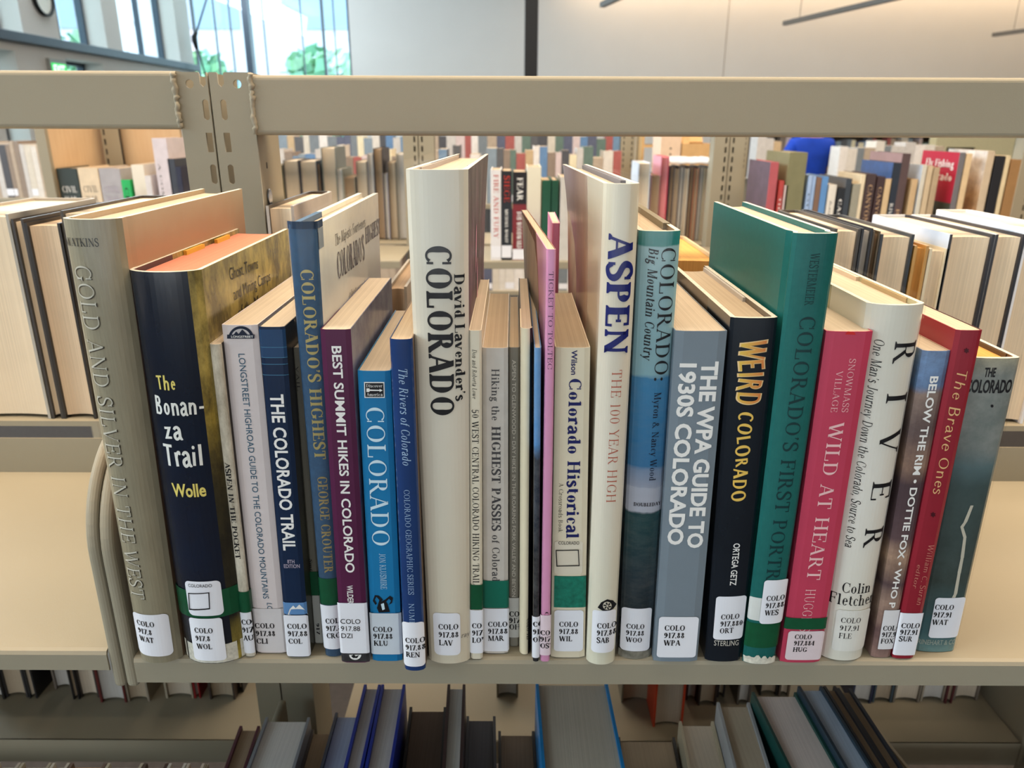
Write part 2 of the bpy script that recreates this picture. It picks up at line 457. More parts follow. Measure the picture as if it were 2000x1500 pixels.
def glyph(ch, F, res=1.0):
    adv, prog = G.get(ch, G['*'] if ch in '\u2022\u00b7' else G[' '])
    Q = []
    st, hl, sf, sh = F.st, F.hl, F.sf, F.sh

    def rect(x0, x1, y0, y1):
        n = max(1, int(round(max(x1 - x0, y1 - y0) / .25 * res)))
        for i in range(n):
            if x1 - x0 > y1 - y0:
                a = x0 + (x1 - x0) * i / n; b = x0 + (x1 - x0) * (i + 1) / n
                Q.append([(a, y0), (b, y0), (b, y1), (a, y1)])
            else:
                a = y0 + (y1 - y0) * i / n; b = y0 + (y1 - y0) * (i + 1) / n
                Q.append([(x0, a), (x1, a), (x1, b), (x0, b)])

    def serif(x, y, wd, left=True, right=True):
        if sf <= 0: return
        up = y < .3 and y != X
        a = x - wd / 2 - (sf if left else 0); b = x + wd / 2 + (sf if right else 0)
        if up: Q.append([(a, y), (b, y), (b, y + sh), (x + wd / 2, y + sh * 2.2), (x - wd / 2, y + sh * 2.2), (a, y + sh)])
        else: Q.append([(b, y), (a, y), (a, y - sh), (x - wd / 2, y - sh * 2.2), (x + wd / 2, y - sh * 2.2), (b, y - sh)])

    def stem(x, y0, y1, fl, wd):
        rect(x - wd / 2, x + wd / 2, y0, y1)
        if 'b' in fl: serif(x, y0, wd)
        if 'B' in fl: serif(x, y0, wd, False, True)
        if 't' in fl: serif(x, y1, wd)
        if 'l' in fl and sf > 0:
            Q.append([(x - wd / 2, y1), (x - wd / 2 - sf * 1.1, y1 - sh * 1.6), (x - wd / 2 - sf * 1.1, y1 - sh * 2.6), (x - wd / 2, y1 - sh * 2.4)])

    def diag(x0, y0, x1, y1, wt):
        wd = (st if wt else max(hl, .0)) * 1.08
        n = max(1, int(round(abs(y1 - y0) / .25 * res)))
        for i in range(n):
            a, b = i / n, (i + 1) / n
            xa, ya, xb, yb = x0 + (x1 - x0) * a, y0 + (y1 - y0) * a, x0 + (x1 - x0) * b, y0 + (y1 - y0) * b
            Q.append([(xa - wd / 2, ya), (xa + wd / 2, ya), (xb + wd / 2, yb), (xb - wd / 2, yb)])

    def hbar(x0, x1, y):
        y0 = y - hl / 2
        if y == 0: y0 = 0
        if y == 1 or y == X: y0 = y - hl
        rect(x0, x1, y0, y0 + hl)

    def arc(cx, cy, rx, ry, a0, a1):
        n = max(4, int(abs(a1 - a0) / 360 * 26 * res))
        pr = None
        for i in range(n + 1):
            a = R(a0 + (a1 - a0) * i / n)
            c, s_ = math.cos(a), math.sin(a)
            th = hl + (st * 1.06 - hl) * abs(c) ** 1.4
            o = (cx + rx * c, cy + ry * s_)
            q = (cx + max(rx - th, .01) * c, cy + max(ry - (hl * abs(s_) + th * (1 - abs(s_))), .01) * s_)
            if pr: Q.append([pr[0], o, q, pr[1]])
            pr = (o, q)

    def path(v):
        p = smooth_pts([(v[i], v[i + 1], v[i + 2]) for i in range(0, len(v), 3)], 3)
        pr = None
        for i, (x, y, wt) in enumerate(p):
            a = p[max(i - 1, 0)]; b = p[min(i + 1, len(p) - 1)]
            dx, dy = b[0] - a[0], b[1] - a[1]; l = math.hypot(dx, dy) or 1
            h = (hl + (st - hl) * max(0, min(1.15, wt))) / 2
            cur = ((x - dy / l * h, y + dx / l * h), (x + dy / l * h, y - dx / l * h))
            if pr: Q.append([pr[0], cur[0], cur[1], pr[1]])
            pr = cur

    for cmd in prog.split(';'):
        t = cmd.split()
        if not t: continue
        k = t[0]
        if k in 'vw' and len(k) == 1:
            stem(float(t[1]), float(t[2]), float(t[3]), t[4] if len(t) > 4 else '', st if k == 'v' else max(hl * 1.2, st * .4)); continue
        n = [float(q) for q in t[1:]]
        if k == 'd': diag(*n)
        elif k == 'h': hbar(*n)
        elif k == 'a': arc(*n)
        elif k == 'b':
            x0, cx, y0, y1, rx = n
            rect(x0, cx, y0, y0 + hl); rect(x0, cx, y1 - hl, y1); arc(cx, (y0 + y1) / 2, rx, (y1 - y0) / 2, -90, 90)
        elif k == 'b2': arc(n[0], n[1], n[2], n[3], -150, 150)
        elif k == 'b3': arc(n[0], n[1], n[2], n[3], 30, 330)
        elif k == 'n':
            x0, x1 = n
            m = (x0 + x1) / 2 + .02
            arc(m, .42, x1 + st / 2 - m, .24, 0, 165); stem(x1, 0, .43, 'b', st)
        elif k == 's': serif(n[0], n[1], st * .3)
        elif k == 'k':
            if sf > 0:
                x, y0, y1 = n
                wd = max(hl, .05)
                Q.append([(x - wd / 2, y0), (x + wd / 2, y0), (x + wd / 2, y1), (x - wd / 2, y1)])
        elif k == 'p': path(n)
        elif k == 'o':
            x, y, r = n
            r = r * (.55 + st * 3.2)
            Q.append([(x + r * math.cos(2 * PI * i / 10), y + r * math.sin(2 * PI * i / 10)) for i in range(10)])
    return adv, Q


def serif_text(s, F, res=1.0, jitter=0.0):
    rnd = random.Random(len(s) * 7 + 1)
    x = 0; out = []
    for ch in s:
        adv, Q = glyph(ch, F, res)
        an = rnd.uniform(-jitter, jitter); sc = 1 + rnd.uniform(-jitter, jitter); ca, sa = math.cos(an), math.sin(an)
        for q in Q:
            qq = []
            for px, py in q:
                if jitter:
                    px, py = px - adv / 2, py - .5
                    px, py = (px * ca - py * sa) * sc + adv / 2, (px * sa + py * ca) * sc + .5
                qq.append((x + (px + F.slant * py) * F.cond, py))
            out.append(qq)
        x += (adv + F.track) * F.cond
    xs = [p[0] for q in out for p in q]
    lo, hi = min(xs), max(xs)
    return [[(a - lo, b) for a, b in q] for q in out], hi - lo


_cap = {}


def sans_text(s, bold=0.0, slant=0.0, cuts=None):
    """the built-in sans as polygons, cap height 1"""
    def mesh_of(t, bo):
        c = bpy.data.curves.new('lettering', 'FONT'); c.body = t; c.fill_mode = 'FRONT'; c.resolution_u = 3; c.offset = bo
        o = bpy.data.objects.new('lettering', c)
        me = bpy.data.meshes.new_from_object(o)
        r = ([tuple(v.co)[:2] for v in me.vertices], [list(p.vertices) for p in me.polygons])
        bpy.data.objects.remove(o); bpy.data.curves.remove(c); bpy.data.meshes.remove(me)
        return r
    if 'H' not in _cap:
        v, f = mesh_of('H', 0.0); _cap['H'] = max(p[1] for p in v)
    k = _cap['H']
    v, f = mesh_of(s, bold * k)
    v = [((p[0] + slant * p[1]) / k, p[1] / k) for p in v]
    xs = [p[0] for p in v]; lo = min(xs); L = max(xs) - lo
    v = [(p[0] - lo, p[1]) for p in v]
    if cuts is None:
        return [[v[i] for i in q] for q in f], L
    bm = bmesh.new()
    bv = [bm.verts.new((p[0], p[1], 0)) for p in v]
    for q in f:
        try: bm.faces.new([bv[i] for i in q])
        except ValueError: pass
    ax, vals = cuts
    for c in vals:
        co = (c * L, 0, 0) if ax == 0 else (0, c, 0); no = (1, 0, 0) if ax == 0 else (0, 1, 0)
        bmesh.ops.bisect_plane(bm, geom=bm.verts[:] + bm.edges[:] + bm.faces[:], plane_co=co, plane_no=no)
    out = [[(q.co.x, q.co.y) for q in fc.verts] for fc in bm.faces]
    bm.free()
    return out, L


def type_polys(s, font, cuts=None, res=1.0):
    if isinstance(font, tuple):
        if font[0] == 'sans':
            return sans_text(s, font[1], font[2] if len(font) > 2 else 0.0, cuts)
        return serif_text(s, font[0], res, font[1])
    return serif_text(s, font, res)


SANS = ('sans', 0.0)
SANS_B = ('sans', 0.022)
SANS_X = ('sans', 0.04)
LABF = Face(st=.18, hl=.075, sf=.05, sh=.05, track=.03)
SERIF_FAT = Face(st=.215, hl=.085, sf=.06, sh=.06)

# ------------------------------------------------------------------ the room
WALLP = P('white_wall_paint', (226, 222, 216), .8, var=.015, vscale=2)
GREYW = P('grey_wall_paint', (205, 200, 194), .8, var=.02, vscale=2)
CEIL = P('ceiling_paint', (228, 224, 216), .9, var=.01)
CARPET = P('carpet', (46, 42, 40), .95, var=.2, vscale=60)
DARKM = P('dark_metal', (62, 72, 84), .45, .1, var=.05)
BLACKM = P('black_metal', (22, 22, 22), .5, var=.03)
YB_ = 15.5       # back wall
XL_ = -6.0       # left wall


def struct(name, mb, label=None, cat=None, bevel=0):
    o = mb.build(name, bevel=bevel); o['kind'] = 'structure'
    if label: o['label'] = label
    return o


mb = MB(); mb.box(-6.4, 15, -6.2, 16, -.1, 0, CARPET); struct('floor', mb)
mb = MB(); mb.box(-6.4, 15, -6.2, 16, 4.2, 4.3, CEIL); struct('ceiling', mb)
mb = MB(); mb.box(15, 15.2, -6.2, 16, 0, 4.2, P('warm_wall_paint', (222, 206, 176), .8, var=.02, vscale=2)); struct('wall_right', mb)
mb = MB(); mb.box(-6.4, 15.2, -6.4, -6.2, 0, 4.2, GREYW); struct('wall_front', mb)
xg = on_y(684, 80, YB_).x
mb = MB(); mb.box(xg, 15, YB_, YB_ + .25, 0, 4.2, WALLP); mb.box(-6.4, xg, YB_, YB_ + .25, 0, .3, WALLP)
jx = on_y(1418, 80, YB_).x
o = struct('wall_back', mb)
mb = MB(); mb.box(jx - .006, jx + .006, YB_ - .004, YB_, 2.0, 4.2, P('joint_shadow_gap', (170, 160, 148), .8)); struct('trim_1', mb)  # slightly darker strip along the joint of the back wall
# left wall: solid below and between the windows
zb0 = on_x(0, 78, XL_).z; zb1 = on_x(0, 58, XL_).z
yw = [on_x(x, 60, XL_).y for x in (45, 115, 205, 235, 345)]
yend = on_x(376, 100, XL_).y
OUT = XL_ - .4
mb = MB()
piers = [(-6.2, -5.0), (9.0, 9.05), (yw[0], yw[1]), (yw[2], yw[3]), (yw[4], yend)]
for a, c in ((-6.2, -5.0), (-2.0, -1.2), (1.8, 2.6), (5.6, 6.4), (yw[0], yw[1]), (yw[2], yw[3]), (yw[4], yend)):
    mb.box(OUT, XL_, a, c, zb0, 4.2, GREYW)
yd0, yd1 = on_x(128, 120, XL_).y, on_x(200, 120, XL_).y
yp0, yp1 = on_x(-20, 100, XL_).y, on_x(28, 100, XL_).y
zl = zb0 - .02
for a, c in ((-6.2, yp0), (yp1, yd0), (yd1, yend)):
    mb.box(OUT, XL_, a, c, 0, zb0, GREYW)
for a, c in ((yp0, yp1), (yd0, yd1)):
    mb.box(OUT, XL_, a, c, zl - .08, zb0, GREYW); mb.box(OUT, XL_, a, c, 0, .2, GREYW)
struct('wall_left', mb)
mb = MB(); mb.box(XL_ - .02, XL_ + .10, -6.2, yend + .05, zb0, zb1, DARKM); struct('trim_2', mb, 'dark metal ledge running along the left wall', bevel=.01)


def window(n, a, c, z0, z1, mull, x=OUT + .08, light=True):
    root = bpy.data.objects.new('window_%d' % n, None); COL.objects.link(root); root.location = (x, (a + c) / 2, z0)
    root['kind'] = 'structure'
    f = MB(); w_ = .045
    L = (c - a) / 2
    for q in (-L + w_ / 2, L - w_ / 2):
        f.box(-.05, .05, q - w_ / 2, q + w_ / 2, 0, z1 - z0, DARKM)
    for z in (0, z1 - z0 - w_):
        f.box(-.05, .05, -L, L, z, z + w_, DARKM)
    f.build('window_frame', root)
    for m in mull:
        f = MB(); f.box(-.04, .04, (m - .5) * 2 * L - .025, (m - .5) * 2 * L + .025, w_, z1 - z0 - w_, DARKM); f.build('mullion', root)
    g = MB(); g.box(-.004, .004, -L + w_, L - w_, w_, z1 - z0 - w_, glass_mat()); g.build('pane', root)


window(1, -5.0, -2.0, zb0, 4.2, [.5]); window(2, -1.2, 1.8, zb0, 4.2, [.5]); window(3, 2.6, 5.6, zb0, 4.2, [.5]); window(4, 6.4, yw[0], zb0, 4.2, [.4, .75, .9])
window(5, yw[1], yw[2], zb0, 4.2, [.42]); window(6, yw[3], yw[4], zb0, 4.2, [.2, .62])
window(7, yp0, yp1, .2, zl - .08, [])
window(8, yd0, yd1, .2, zl - .08, [.5])
# curtain wall at the back left
root = bpy.data.objects.new('window_9', None); COL.objects.link(root); root.location = (0, YB_ + .1, .3); root['kind'] = 'structure'
for x0, x1, mat, dp in ((376, 379, DARKM, .1), (418, 420, DARKM, .06), (448, 450, DARKM, .05), (476, 488, DARKM, .2), (513, 515, DARKM, .05), (587, 589, DARKM, .05), (628, 632, DARKM, .1), (651, 653, DARKM, .05), (679, 684, DARKM, .12)):
    f = MB(); f.box(on_y(x0, 70, YB_).x, on_y(x1, 70, YB_).x, -dp / 2, dp / 2, 0, 3.9, mat); f.build('mullion', root)
g = MB(); g.box(on_y(376, 70, YB_).x, on_y(680, 70, YB_).x, -.005, .005, 0, 3.9, glass_mat()); g.build('pane', root)
# cable brace in front of the curtain wall
t = empty('cable_brace', on_y(380, 75, 15.1), 'thin dark steel brace with a turnbuckle crossing the corner window', 'brace')
loc = t.location.copy()
mb = MB(); mb.tube([on_y(412, -30, 15.1) - loc, on_y(381, 72, 15.1) - loc], .016, BLACKM, 8); mb.build('rod', t)
mb = MB(); mb.tube([on_y(381, 76, 15.1) - loc, on_y(405, 160, 15.1) - loc], .016, BLACKM, 8); mb.build('rod', t)
mb = MB(); mb.tube([on_y(384, 62, 15.1) - loc, on_y(379, 72, 15.1) - loc, on_y(380, 80, 15.1) - loc, on_y(384, 96, 15.1) - loc], [.03, .05, .05, .03], BLACKM, 10); mb.build('turnbuckle', t)
# black column
a = on_y(1025, 60, 9.0); c = on_y(1051, 60, 9.0)
mb = MB(); mb.box(a.x, c.x, 9.0, 9.0 + (c.x - a.x), 0, 4.2, BLACKM)
o = mb.build('column', bevel=.004); o['kind'] = 'structure'; o['label'] = 'black square steel column'
# clock
p = on_x(84, -4, XL_ + .03)
t = empty('wall_clock', (XL_, p.y, p.z), 'round white wall clock with a thin black rim on the pier between two windows', 'clock')
mb = MB(); mb.prism([(.17 * math.cos(R(a)), .2 * math.sin(R(a))) for a in range(0, 360, 12)], 0, .03, P('clock_face', (226, 222, 210), .4)); mb.build('dial', t)
mb = MB()
rows = []
for a in range(0, 361, 12):
    ca, sa = math.cos(R(a)), math.sin(R(a))
    rows.append([(.0, .21 * ca, .21 * sa), (.05, .215 * ca, .215 * sa), (.05, .185 * ca, .185 * sa), (.03, .18 * ca, .18 * sa)])
mb.grid(rows, BLACKM, True); mb.build('rim', t)
mb = MB(); mb.box(.031, .034, -.006, .006, -.01, .12, BLACKM); mb.build('hand', t)
mb = MB(); mb.box(.031, .034, -.005, .10, -.006, .006, BLACKM); mb.build('hand', t)
# exit sign on the left wall
p = on_x(108, 132, XL_)
t = empty('exit_sign', (XL_, p.y, p.z), 'lit green exit sign under the dark ledge of the left wall', 'sign')
mb = MB(); mb.box(0, .05, -.19, .19, -.1, .1, P('sign_housing', (150, 150, 144), .5)); mb.build('housing', t, bevel=.006)
mb = MB(); mb.box(.0505, .053, -.17, .17, -.09, .05, glow('green_sign_glow', (30, 200, 90), 1.0))
Q, L = type_polys('EXIT', SANS_X)
for q in Q: mb.poly([(.0545, (a_ / L - .5) * .26, -.075 + .1 * b_) for a_, b_ in q], glow('white_sign_letters', (240, 255, 240), 1.2))
mb.build('face', t, fix=False)
# pendant lamps
PEND = P('pendant_aluminium', (120, 118, 114), .4, metal=.6)
dr = Vector((math.sin(R(11)), -math.cos(R(11)), 0))
for i, (x, y, Z, lab) in enumerate(((1532, 50, 2.79, 'long slim grey pendant lamp sloping across the upper wall right of the black column'),
                                    (1940, 72, 2.79, 'slim grey pendant lamp at the far right above the shelving'),
                                    (1176, 15, 2.79, 'slim grey pendant lamp just right of the black column'))):
    e = on_z(x, y, Z)
    t = empty('pendant_lamp', e, lab, 'pendant lamp', 'linear pendant lamps')
    n = Vector((dr.y, -dr.x, 0)) * .035
    m = MB(); E = dr * 3.4
    top = [Vector((0, 0, .05)), E + Vector((0, 0, .05))]
    rows = []
    for base in (Vector((0, 0, 0)), E):
        rows.append([base - n + Vector((0, 0, .0)), base + n, base + n + Vector((0, 0, .06)), base - n + Vector((0, 0, .06))])
    m.grid(rows, PEND, close=True); m.poly(rows[0][::-1], PEND); m.poly(rows[1], PEND); m.build('housing', t)
    for k in (.12, .88):
        m = MB(); m.tube([dr * 3.4 * k + Vector((0, 0, .06)), dr * 3.4 * k + Vector((0, 0, 4.2 - Z))], .004, PEND, 6); m.build('cable', t)
# outside: facade and trees
FAC = P('facade', (206, 200, 210), .8, var=.05)
t = empty('building', (-13, 34, 0), 'pale office building outside the corner window', 'building')
m = MB(); m.box(-14, 9, 0, 12, -2, 8.2, FAC); m.build('wall', t)
for k in range(4):
    for z in (1.6, 5.0):
        m = MB(); m.box(-12 + k * 5.2, -8.6 + k * 5.2, -.06, -.01, z, z + 1.5, P('facade_window', (150, 164, 184), .2)); m.build('window', t)
t = empty('building', (-30, 14, 0), 'pale building outside the left windows', 'building')
m = MB(); m.box(-6, 0, -14, 12, -2, 11, FAC); m.build('wall', t)
for k in range(5):
    for z in (1.6, 5.0):
        m = MB(); m.box(.01, .06, -12 + k * 5, -9 + k * 5, z, z + 1.6, P('facade_window', (150, 164, 184), .2)); m.build('window', t)
LEAF = [P('spring_leaves', (150, 190, 150), .7, var=.35, vscale=3), P('leaves', (128, 176, 146), .7, var=.35, vscale=3)]
BARK = P('bark', (80, 66, 52), .9)


def tree(loc, h, r, label, seed):
    rd = random.Random(seed)
    t = empty('tree', loc, label, 'tree', 'trees outside the windows')
    m = MB(); m.tube([(0, 0, 0), (.05, 0, h * .4), (0, .05, h * .75)], [.14, .11, .05], BARK, 8); m.build('trunk', t)
    m = MB()
    for k in range(420):
        a = rd.uniform(0, 2 * PI); b_ = math.acos(rd.uniform(-1, 1)); q = rd.uniform(.55, 1) * r
        c = Vector((q * math.sin(b_) * math.cos(a), q * math.sin(b_) * math.sin(a), h * .7 + q * 1.15 * math.cos(b_)))
        d = Vector((rd.uniform(-1, 1), rd.uniform(-1, 1), rd.uniform(-1, 1))).normalized(); e = d.orthogonal().normalized(); g_ = d.cross(e)
        s_ = rd.uniform(.16, .34)
        m.poly([c + e * s_, c + g_ * s_ * .6, c - e * s_, c - g_ * s_ * .6], LEAF[k % 2])
    m.build('crown', t, fix=False)


tree((-5.2, 22, -.5), 3.4, 1.25, 'light green tree outside the corner window, left of the thick mullion', 1)
tree((-8.6, 22.6, -.5), 3.2, 1.3, 'green tree outside the corner window near the cable brace', 2)
tree((-11.0, 19.0, -.5), 3.6, 1.5, 'leafy green tree outside the far window of the left wall', 3)
tree((-3.6, 26, -.5), 3.2, 1.2, 'small green tree outside the window beside the white wall', 4)
m = MB(); m.box(-60, 40, -30, 70, -.62, -.5, P('pavement', (170, 168, 160), .9)); o = m.build('ground'); o['kind'] = 'structure'

# ------------------------------------------------------------------ the near shelving
PAINT = P('putty_enamel', (151, 143, 124), .5, .0, .25, var=.015, vscale=8, bump=.06, bscale=900)
YF = on_z(1100, 1289, SH).y
YBK = .687
PF = .700


def pan(xa, xb, yf, yb, z, lip, flange, name, label, group=None, th=.0014, back_lip=.01):
    """one sheet-steel shelf: front lip turned down, rear flange turned up"""
    t = empty(name, ((xa + xb) / 2, yf, z - lip), label, 'shelf', group)
    sgn = 1 if yb > yf else -1
    Y = lambda v: sgn * v
    D = abs(yb - yf)
    zt = lip
    r = .0035
    out = [(Y(.0016), 0), (0, 0.001), (0, zt - r), (Y(r * .3), zt - r * .3), (Y(r), zt), (Y(D - th), zt)]
    inn = ([(Y(D), zt - th)] if flange > 0 else [(Y(D), zt - .0055), (Y(D - .0014), zt - .0055), (Y(D - .0014), zt - th)]) + [(Y(r), zt - th), (Y(th), zt - r), (Y(th * 1.2), .002)]
    if flange > 0: out += [(Y(D - th), zt + flange), (Y(D), zt + flange)]
    else: out += [(Y(D), zt)]
    mb = MB(); h = (xb - xa) / 2
    mb.prism(out + inn, -h, h, PAINT); mb.build('shelf_board', t)
    return t


x0r = on_y(264, 1310, YF).x
lipz = SH - on_y(1000, 1338, YF).z
pan(x0r, .655, YF, YBK, SH, lipz, .037, 'shelf', 'putty-coloured steel shelf carrying the main row of upright books', 'shelves of the near stack')
x1l = on_y(214, 1310, YF).x
LZ = .006
left_shelf = pan(-1.19, x1l, YF, YBK, SH + LZ, lipz - .004, .037, 'shelf', 'empty putty-coloured steel shelf left of the rounded end brackets', 'shelves of the near stack')


def bracket(xa, xb, parent_loc, label, yf, yb, z, hh=.15, lo=-.025, group='end brackets of the near stack'):
    t = empty('end_bracket', ((xa + xb) / 2, yf, z + lo), label, 'bracket', group)
    pr = [(0, 0)]
    R_ = .075
    for k in range(0, 17):
        a = R(180 - 90 * k / 16)
        pr.append((R_ + R_ * math.cos(a), hh - lo - R_ + R_ * math.sin(a)))
    pr += [(yb - yf, hh - lo + .004), (yb - yf, 0)]
    mb = MB(); mb.prism(pr, -(xb - xa) / 2, (xb - xa) / 2, PAINT); mb.build('plate', t, bevel=.0032)


xm = on_y(240, 1318, YF).x
bracket(x1l + .0003, xm - .0004, None, 'rounded steel end bracket closing the empty left shelf', YF + .0005, YBK, SH, .152)
bracket(xm + .0004, x0r - .0003, None, 'rounded steel end bracket beside the olive-grey jacketed book', YF + .0005, YBK, SH, .15)


def slot_plate(name, parent, w_, z0, z1, holes, mat, th=.002, loc=(0, 0, 0)):
    """steel face plate with its slots really cut out; holes = list of closed outlines"""
    cu = bpy.data.curves.new(name, 'CURVE'); cu.dimensions = '2D'; cu.fill_mode = 'BOTH'; cu.extrude = th / 2
    def sp(pts):
        s_ = cu.splines.new('POLY'); s_.points.add(len(pts) - 1); s_.use_cyclic_u = True
        for p_, q in zip(s_.points, pts): p_.co = (q[0], q[1], 0, 1)
    outl = [(-w_ / 2, z0), (w_ / 2, z0), (w_ / 2, z1), (-w_ / 2, z1)] if not callable(w_) else w_()
    sp(outl)
    for h in holes: sp(h)
    o = bpy.data.objects.new(name, cu)
    me = bpy.data.meshes.new_from_object(o)
    bpy.data.objects.remove(o); bpy.data.curves.remove(cu)
    me.transform(Matrix.Rotation(PI / 2, 4, 'X'))
    me.materials.clear(); me.materials.append(mat)
    for p_ in me.polygons: p_.material_index = 0
    o = bpy.data.objects.new(name, me); COL.objects.link(o); o.parent = parent; o.location = loc
    return o


ZT = on_y(460, 141, PF).z
bz0 = on_y(1000, 266, PF - .001).z; bz1 = on_y(1000, 148, PF - .001).z


def slots(xc, sgn, zt, n=16, xr=None):
    """notch, then ovals and rectangles alternating down the post"""
    H_ = []
    for k in range(n):
        zc = zt - .0305 - .0272 * k
        if k % 2 == 0: H_.append(rrect(xc - .0026, xc + .0026, zc - .0085, zc + .0085, .0025, 4))
        else: H_.append([(xc - .0028, zc - .0082), (xc + .0028, zc - .0082), (xc + .0028, zc + .0082), (xc - .0028, zc + .0082)])
    if xr is not None: H_.append([(xr + .0036 * math.cos(R(a)), zt - .0095 + .0036 * math.sin(R(a))) for a in range(0, 360, 20)])
    return H_


def post(parent, xa, xb, loc, slot_x, hole_x, depth=.065, zt=None, yf=0.0, wall='both', n=16):
    w_ = xb - xa; xc = (xa + xb) / 2
    zt = zt or ZT
    def outl():
        s0, s1 = slot_x - .0026, slot_x + .0026
        return [(xa, 0), (xb, 0), (xb, zt), (s1 + .001, zt), (s1, zt - .001), (s1, zt - .0095), ((s0 + s1) / 2, zt - .012), (s0, zt - .0095), (s0, zt - .001), (s0 - .001, zt), (xa, zt)]
    o = slot_plate('upright_post', parent, outl, 0, zt, slots(slot_x, 1, zt, n, hole_x), PAINT, loc=(0, yf + .001, 0))
    mb = MB()
    mb.box(xa, xa + .0018, yf + .0021, yf + depth, 0, zt - .0005, PAINT)
    mb.box(xb - .0018, xb, yf + .0021, yf + depth, 0, zt - .0005, PAINT)
    mb.build('post_side_wall', parent)


xa0, xa1 = on_y(356, 255, PF).x, on_y(416.5, 255, PF).x
xb0, xb1 = on_y(420, 255, PF).x, on_y(500, 255, PF).x
fr = empty('shelving_unit', (xa0, PF, 0), 'welded putty-coloured steel shelving frame on the left with slotted post and top beam', 'shelving frame', 'frames of the near stack')
post(fr, 0, xa1 - xa0, None, on_y(402, 210, PF).x - xa0, on_y(370, 162, PF).x - xa0)
def beam(parent, xa, xb, z0, z1, yd=.028, yf=-.002):
    mb = MB(); pr = [(yf + p[0], p[1]) for p in rrect(0, yd, z0, z1, .004, 4)]
    mb.prism(pr, xa, xb, PAINT); mb.build('top_beam', parent, fix=True)
bz0l = on_y(150, 252, PF - .001).z; bz1l = on_y(150, 137.5, PF - .001).z
beam(fr, -.90, .0006, bz0l, bz1l)
def weld(parent, x, z0, z1, seed):
    rd = random.Random(seed); mb = MB()
    n = 26
    mb.tube([(x + rd.uniform(-.0009, .0009), -.0028 + rd.uniform(-.0006, .0006), z0 + (z1 - z0) * k / n) for k in range(n + 1)], [rd.uniform(.0016, .0028) for _ in range(n + 1)], PAINT, 8)
    mb.build('weld_seam', parent)
weld(fr, -.0005, bz0l + .001, ZT - .001, 5)
fr2 = empty('shelving_unit', (xb0, PF, 0), 'welded putty-coloured steel shelving frame with long top beam over the book row', 'shelving frame', 'frames of the near stack')
post(fr2, 0, xb1 - xb0, None, on_y(437, 210, PF).x - xb0, on_y(463, 162, PF).x - xb0)
beam(fr2, xb1 - xb0 - .0006, .655 - xb0, bz0, bz1)
weld(fr2, xb1 - xb0 + .0005, bz0 + .001, ZT - .001, 8)
post(fr2, .655 - xb0, .655 - xb0 + .03, None, .665 - xb0, .678 - xb0)
# bolt and small slot on the side of the right-hand post
xs = xb1 - xb0
p = on_x(525, 385, xb1)
mb = MB(); mb.prism([(p.y - PF + .0055 * math.cos(R(a)), p.z + .0078 * math.sin(R(a))) for a in range(0, 360, 20)], xs, xs + .0018, P('zinc_screw', (150, 156, 164), .25, metal=.9, var=.2, vscale=300)); mb.build('screw', fr2, bevel=.0006)
p = on_x(521, 323, xb1)
mb = MB(); mb.prism(rrect(p.y - PF - .0012, p.y - PF + .0012, p.z - .0028, p.z + .0028, .001, 3), xs, xs + .0003, BLACKM); mb.build('post_slot', fr2)

# lower shelf on this side, and the shelves on the far side of the stack
SL = SH - .43
pan(x0r, .655, YF, YBK, SL, .022, .037, 'shelf', 'lower steel shelf under the main row, holding leaning and upright books', 'shelves of the near stack')
pan(-1.19, x1l, YF, YBK, SL - .02, .022, .037, 'shelf', 'lower steel shelf under the empty left shelf', 'shelves of the near stack')
YA, YZ = .6895, .985
bracket(x1l + .0003, xm - .0004, None, 'steel end bracket of the lower left shelf, below the empty shelf', YF + .0005, YBK, SL - .02, .13)
bracket(xm + .0004, x0r - .0003, None, 'steel end bracket of the lower shelf under the main row', YF + .0005, YBK, SL, .15)
FZ = on_y(60, 822, YA).z
pan(-1.19, -.292, YZ, YA, FZ, .012, 0, 'shelf', 'far side shelf behind the empty left shelf, with page edges of hardbacks on it', 'shelves of the near stack')
FZ2 = on_y(1985, 832, YA).z
pan(-.218, .652, YZ, YA, FZ2, .012, 0, 'shelf', 'far side shelf behind the main row, with page edges of hardbacks on it', 'shelves of the near stack')
FL = on_y(300, 1446, .752).z
for xa, xb, lab in ((-1.19, -.292, 'dim lower shelf on the far side, seen below the empty left shelf'), (-.218, .645, 'dim lower shelf on the far side, seen below the main row')):
    t = empty('shelf', ((xa + xb) / 2, .752, FL - .035), lab, 'shelf', 'shelves of the near stack')
    h = (xb - xa) / 2
    mb = MB(); mb.box(-h, h, 0, .002, 0, .035, PAINT); mb.box(-h, h, .0005, .30, .0335, .035, PAINT); mb.box(-h, h, .298, .30, .01, .0335, PAINT); mb.build('shelf_board', t)
bracket(.647, .656, None, 'steel end bracket of the dim lower shelf at the right', .752, 1.05, FL, .2, -.035)

# sheet added out of view on the left to block low window light
t = empty('shelving_end_panel', (-1.2, .41, 0), 'steel end panel closing the near stack at its left end', 'panel')
mb = MB(); mb.box(-.012, .004, 0, .65, 0, SH + .36, PAINT); mb.build('sheet', t, bevel=.002)

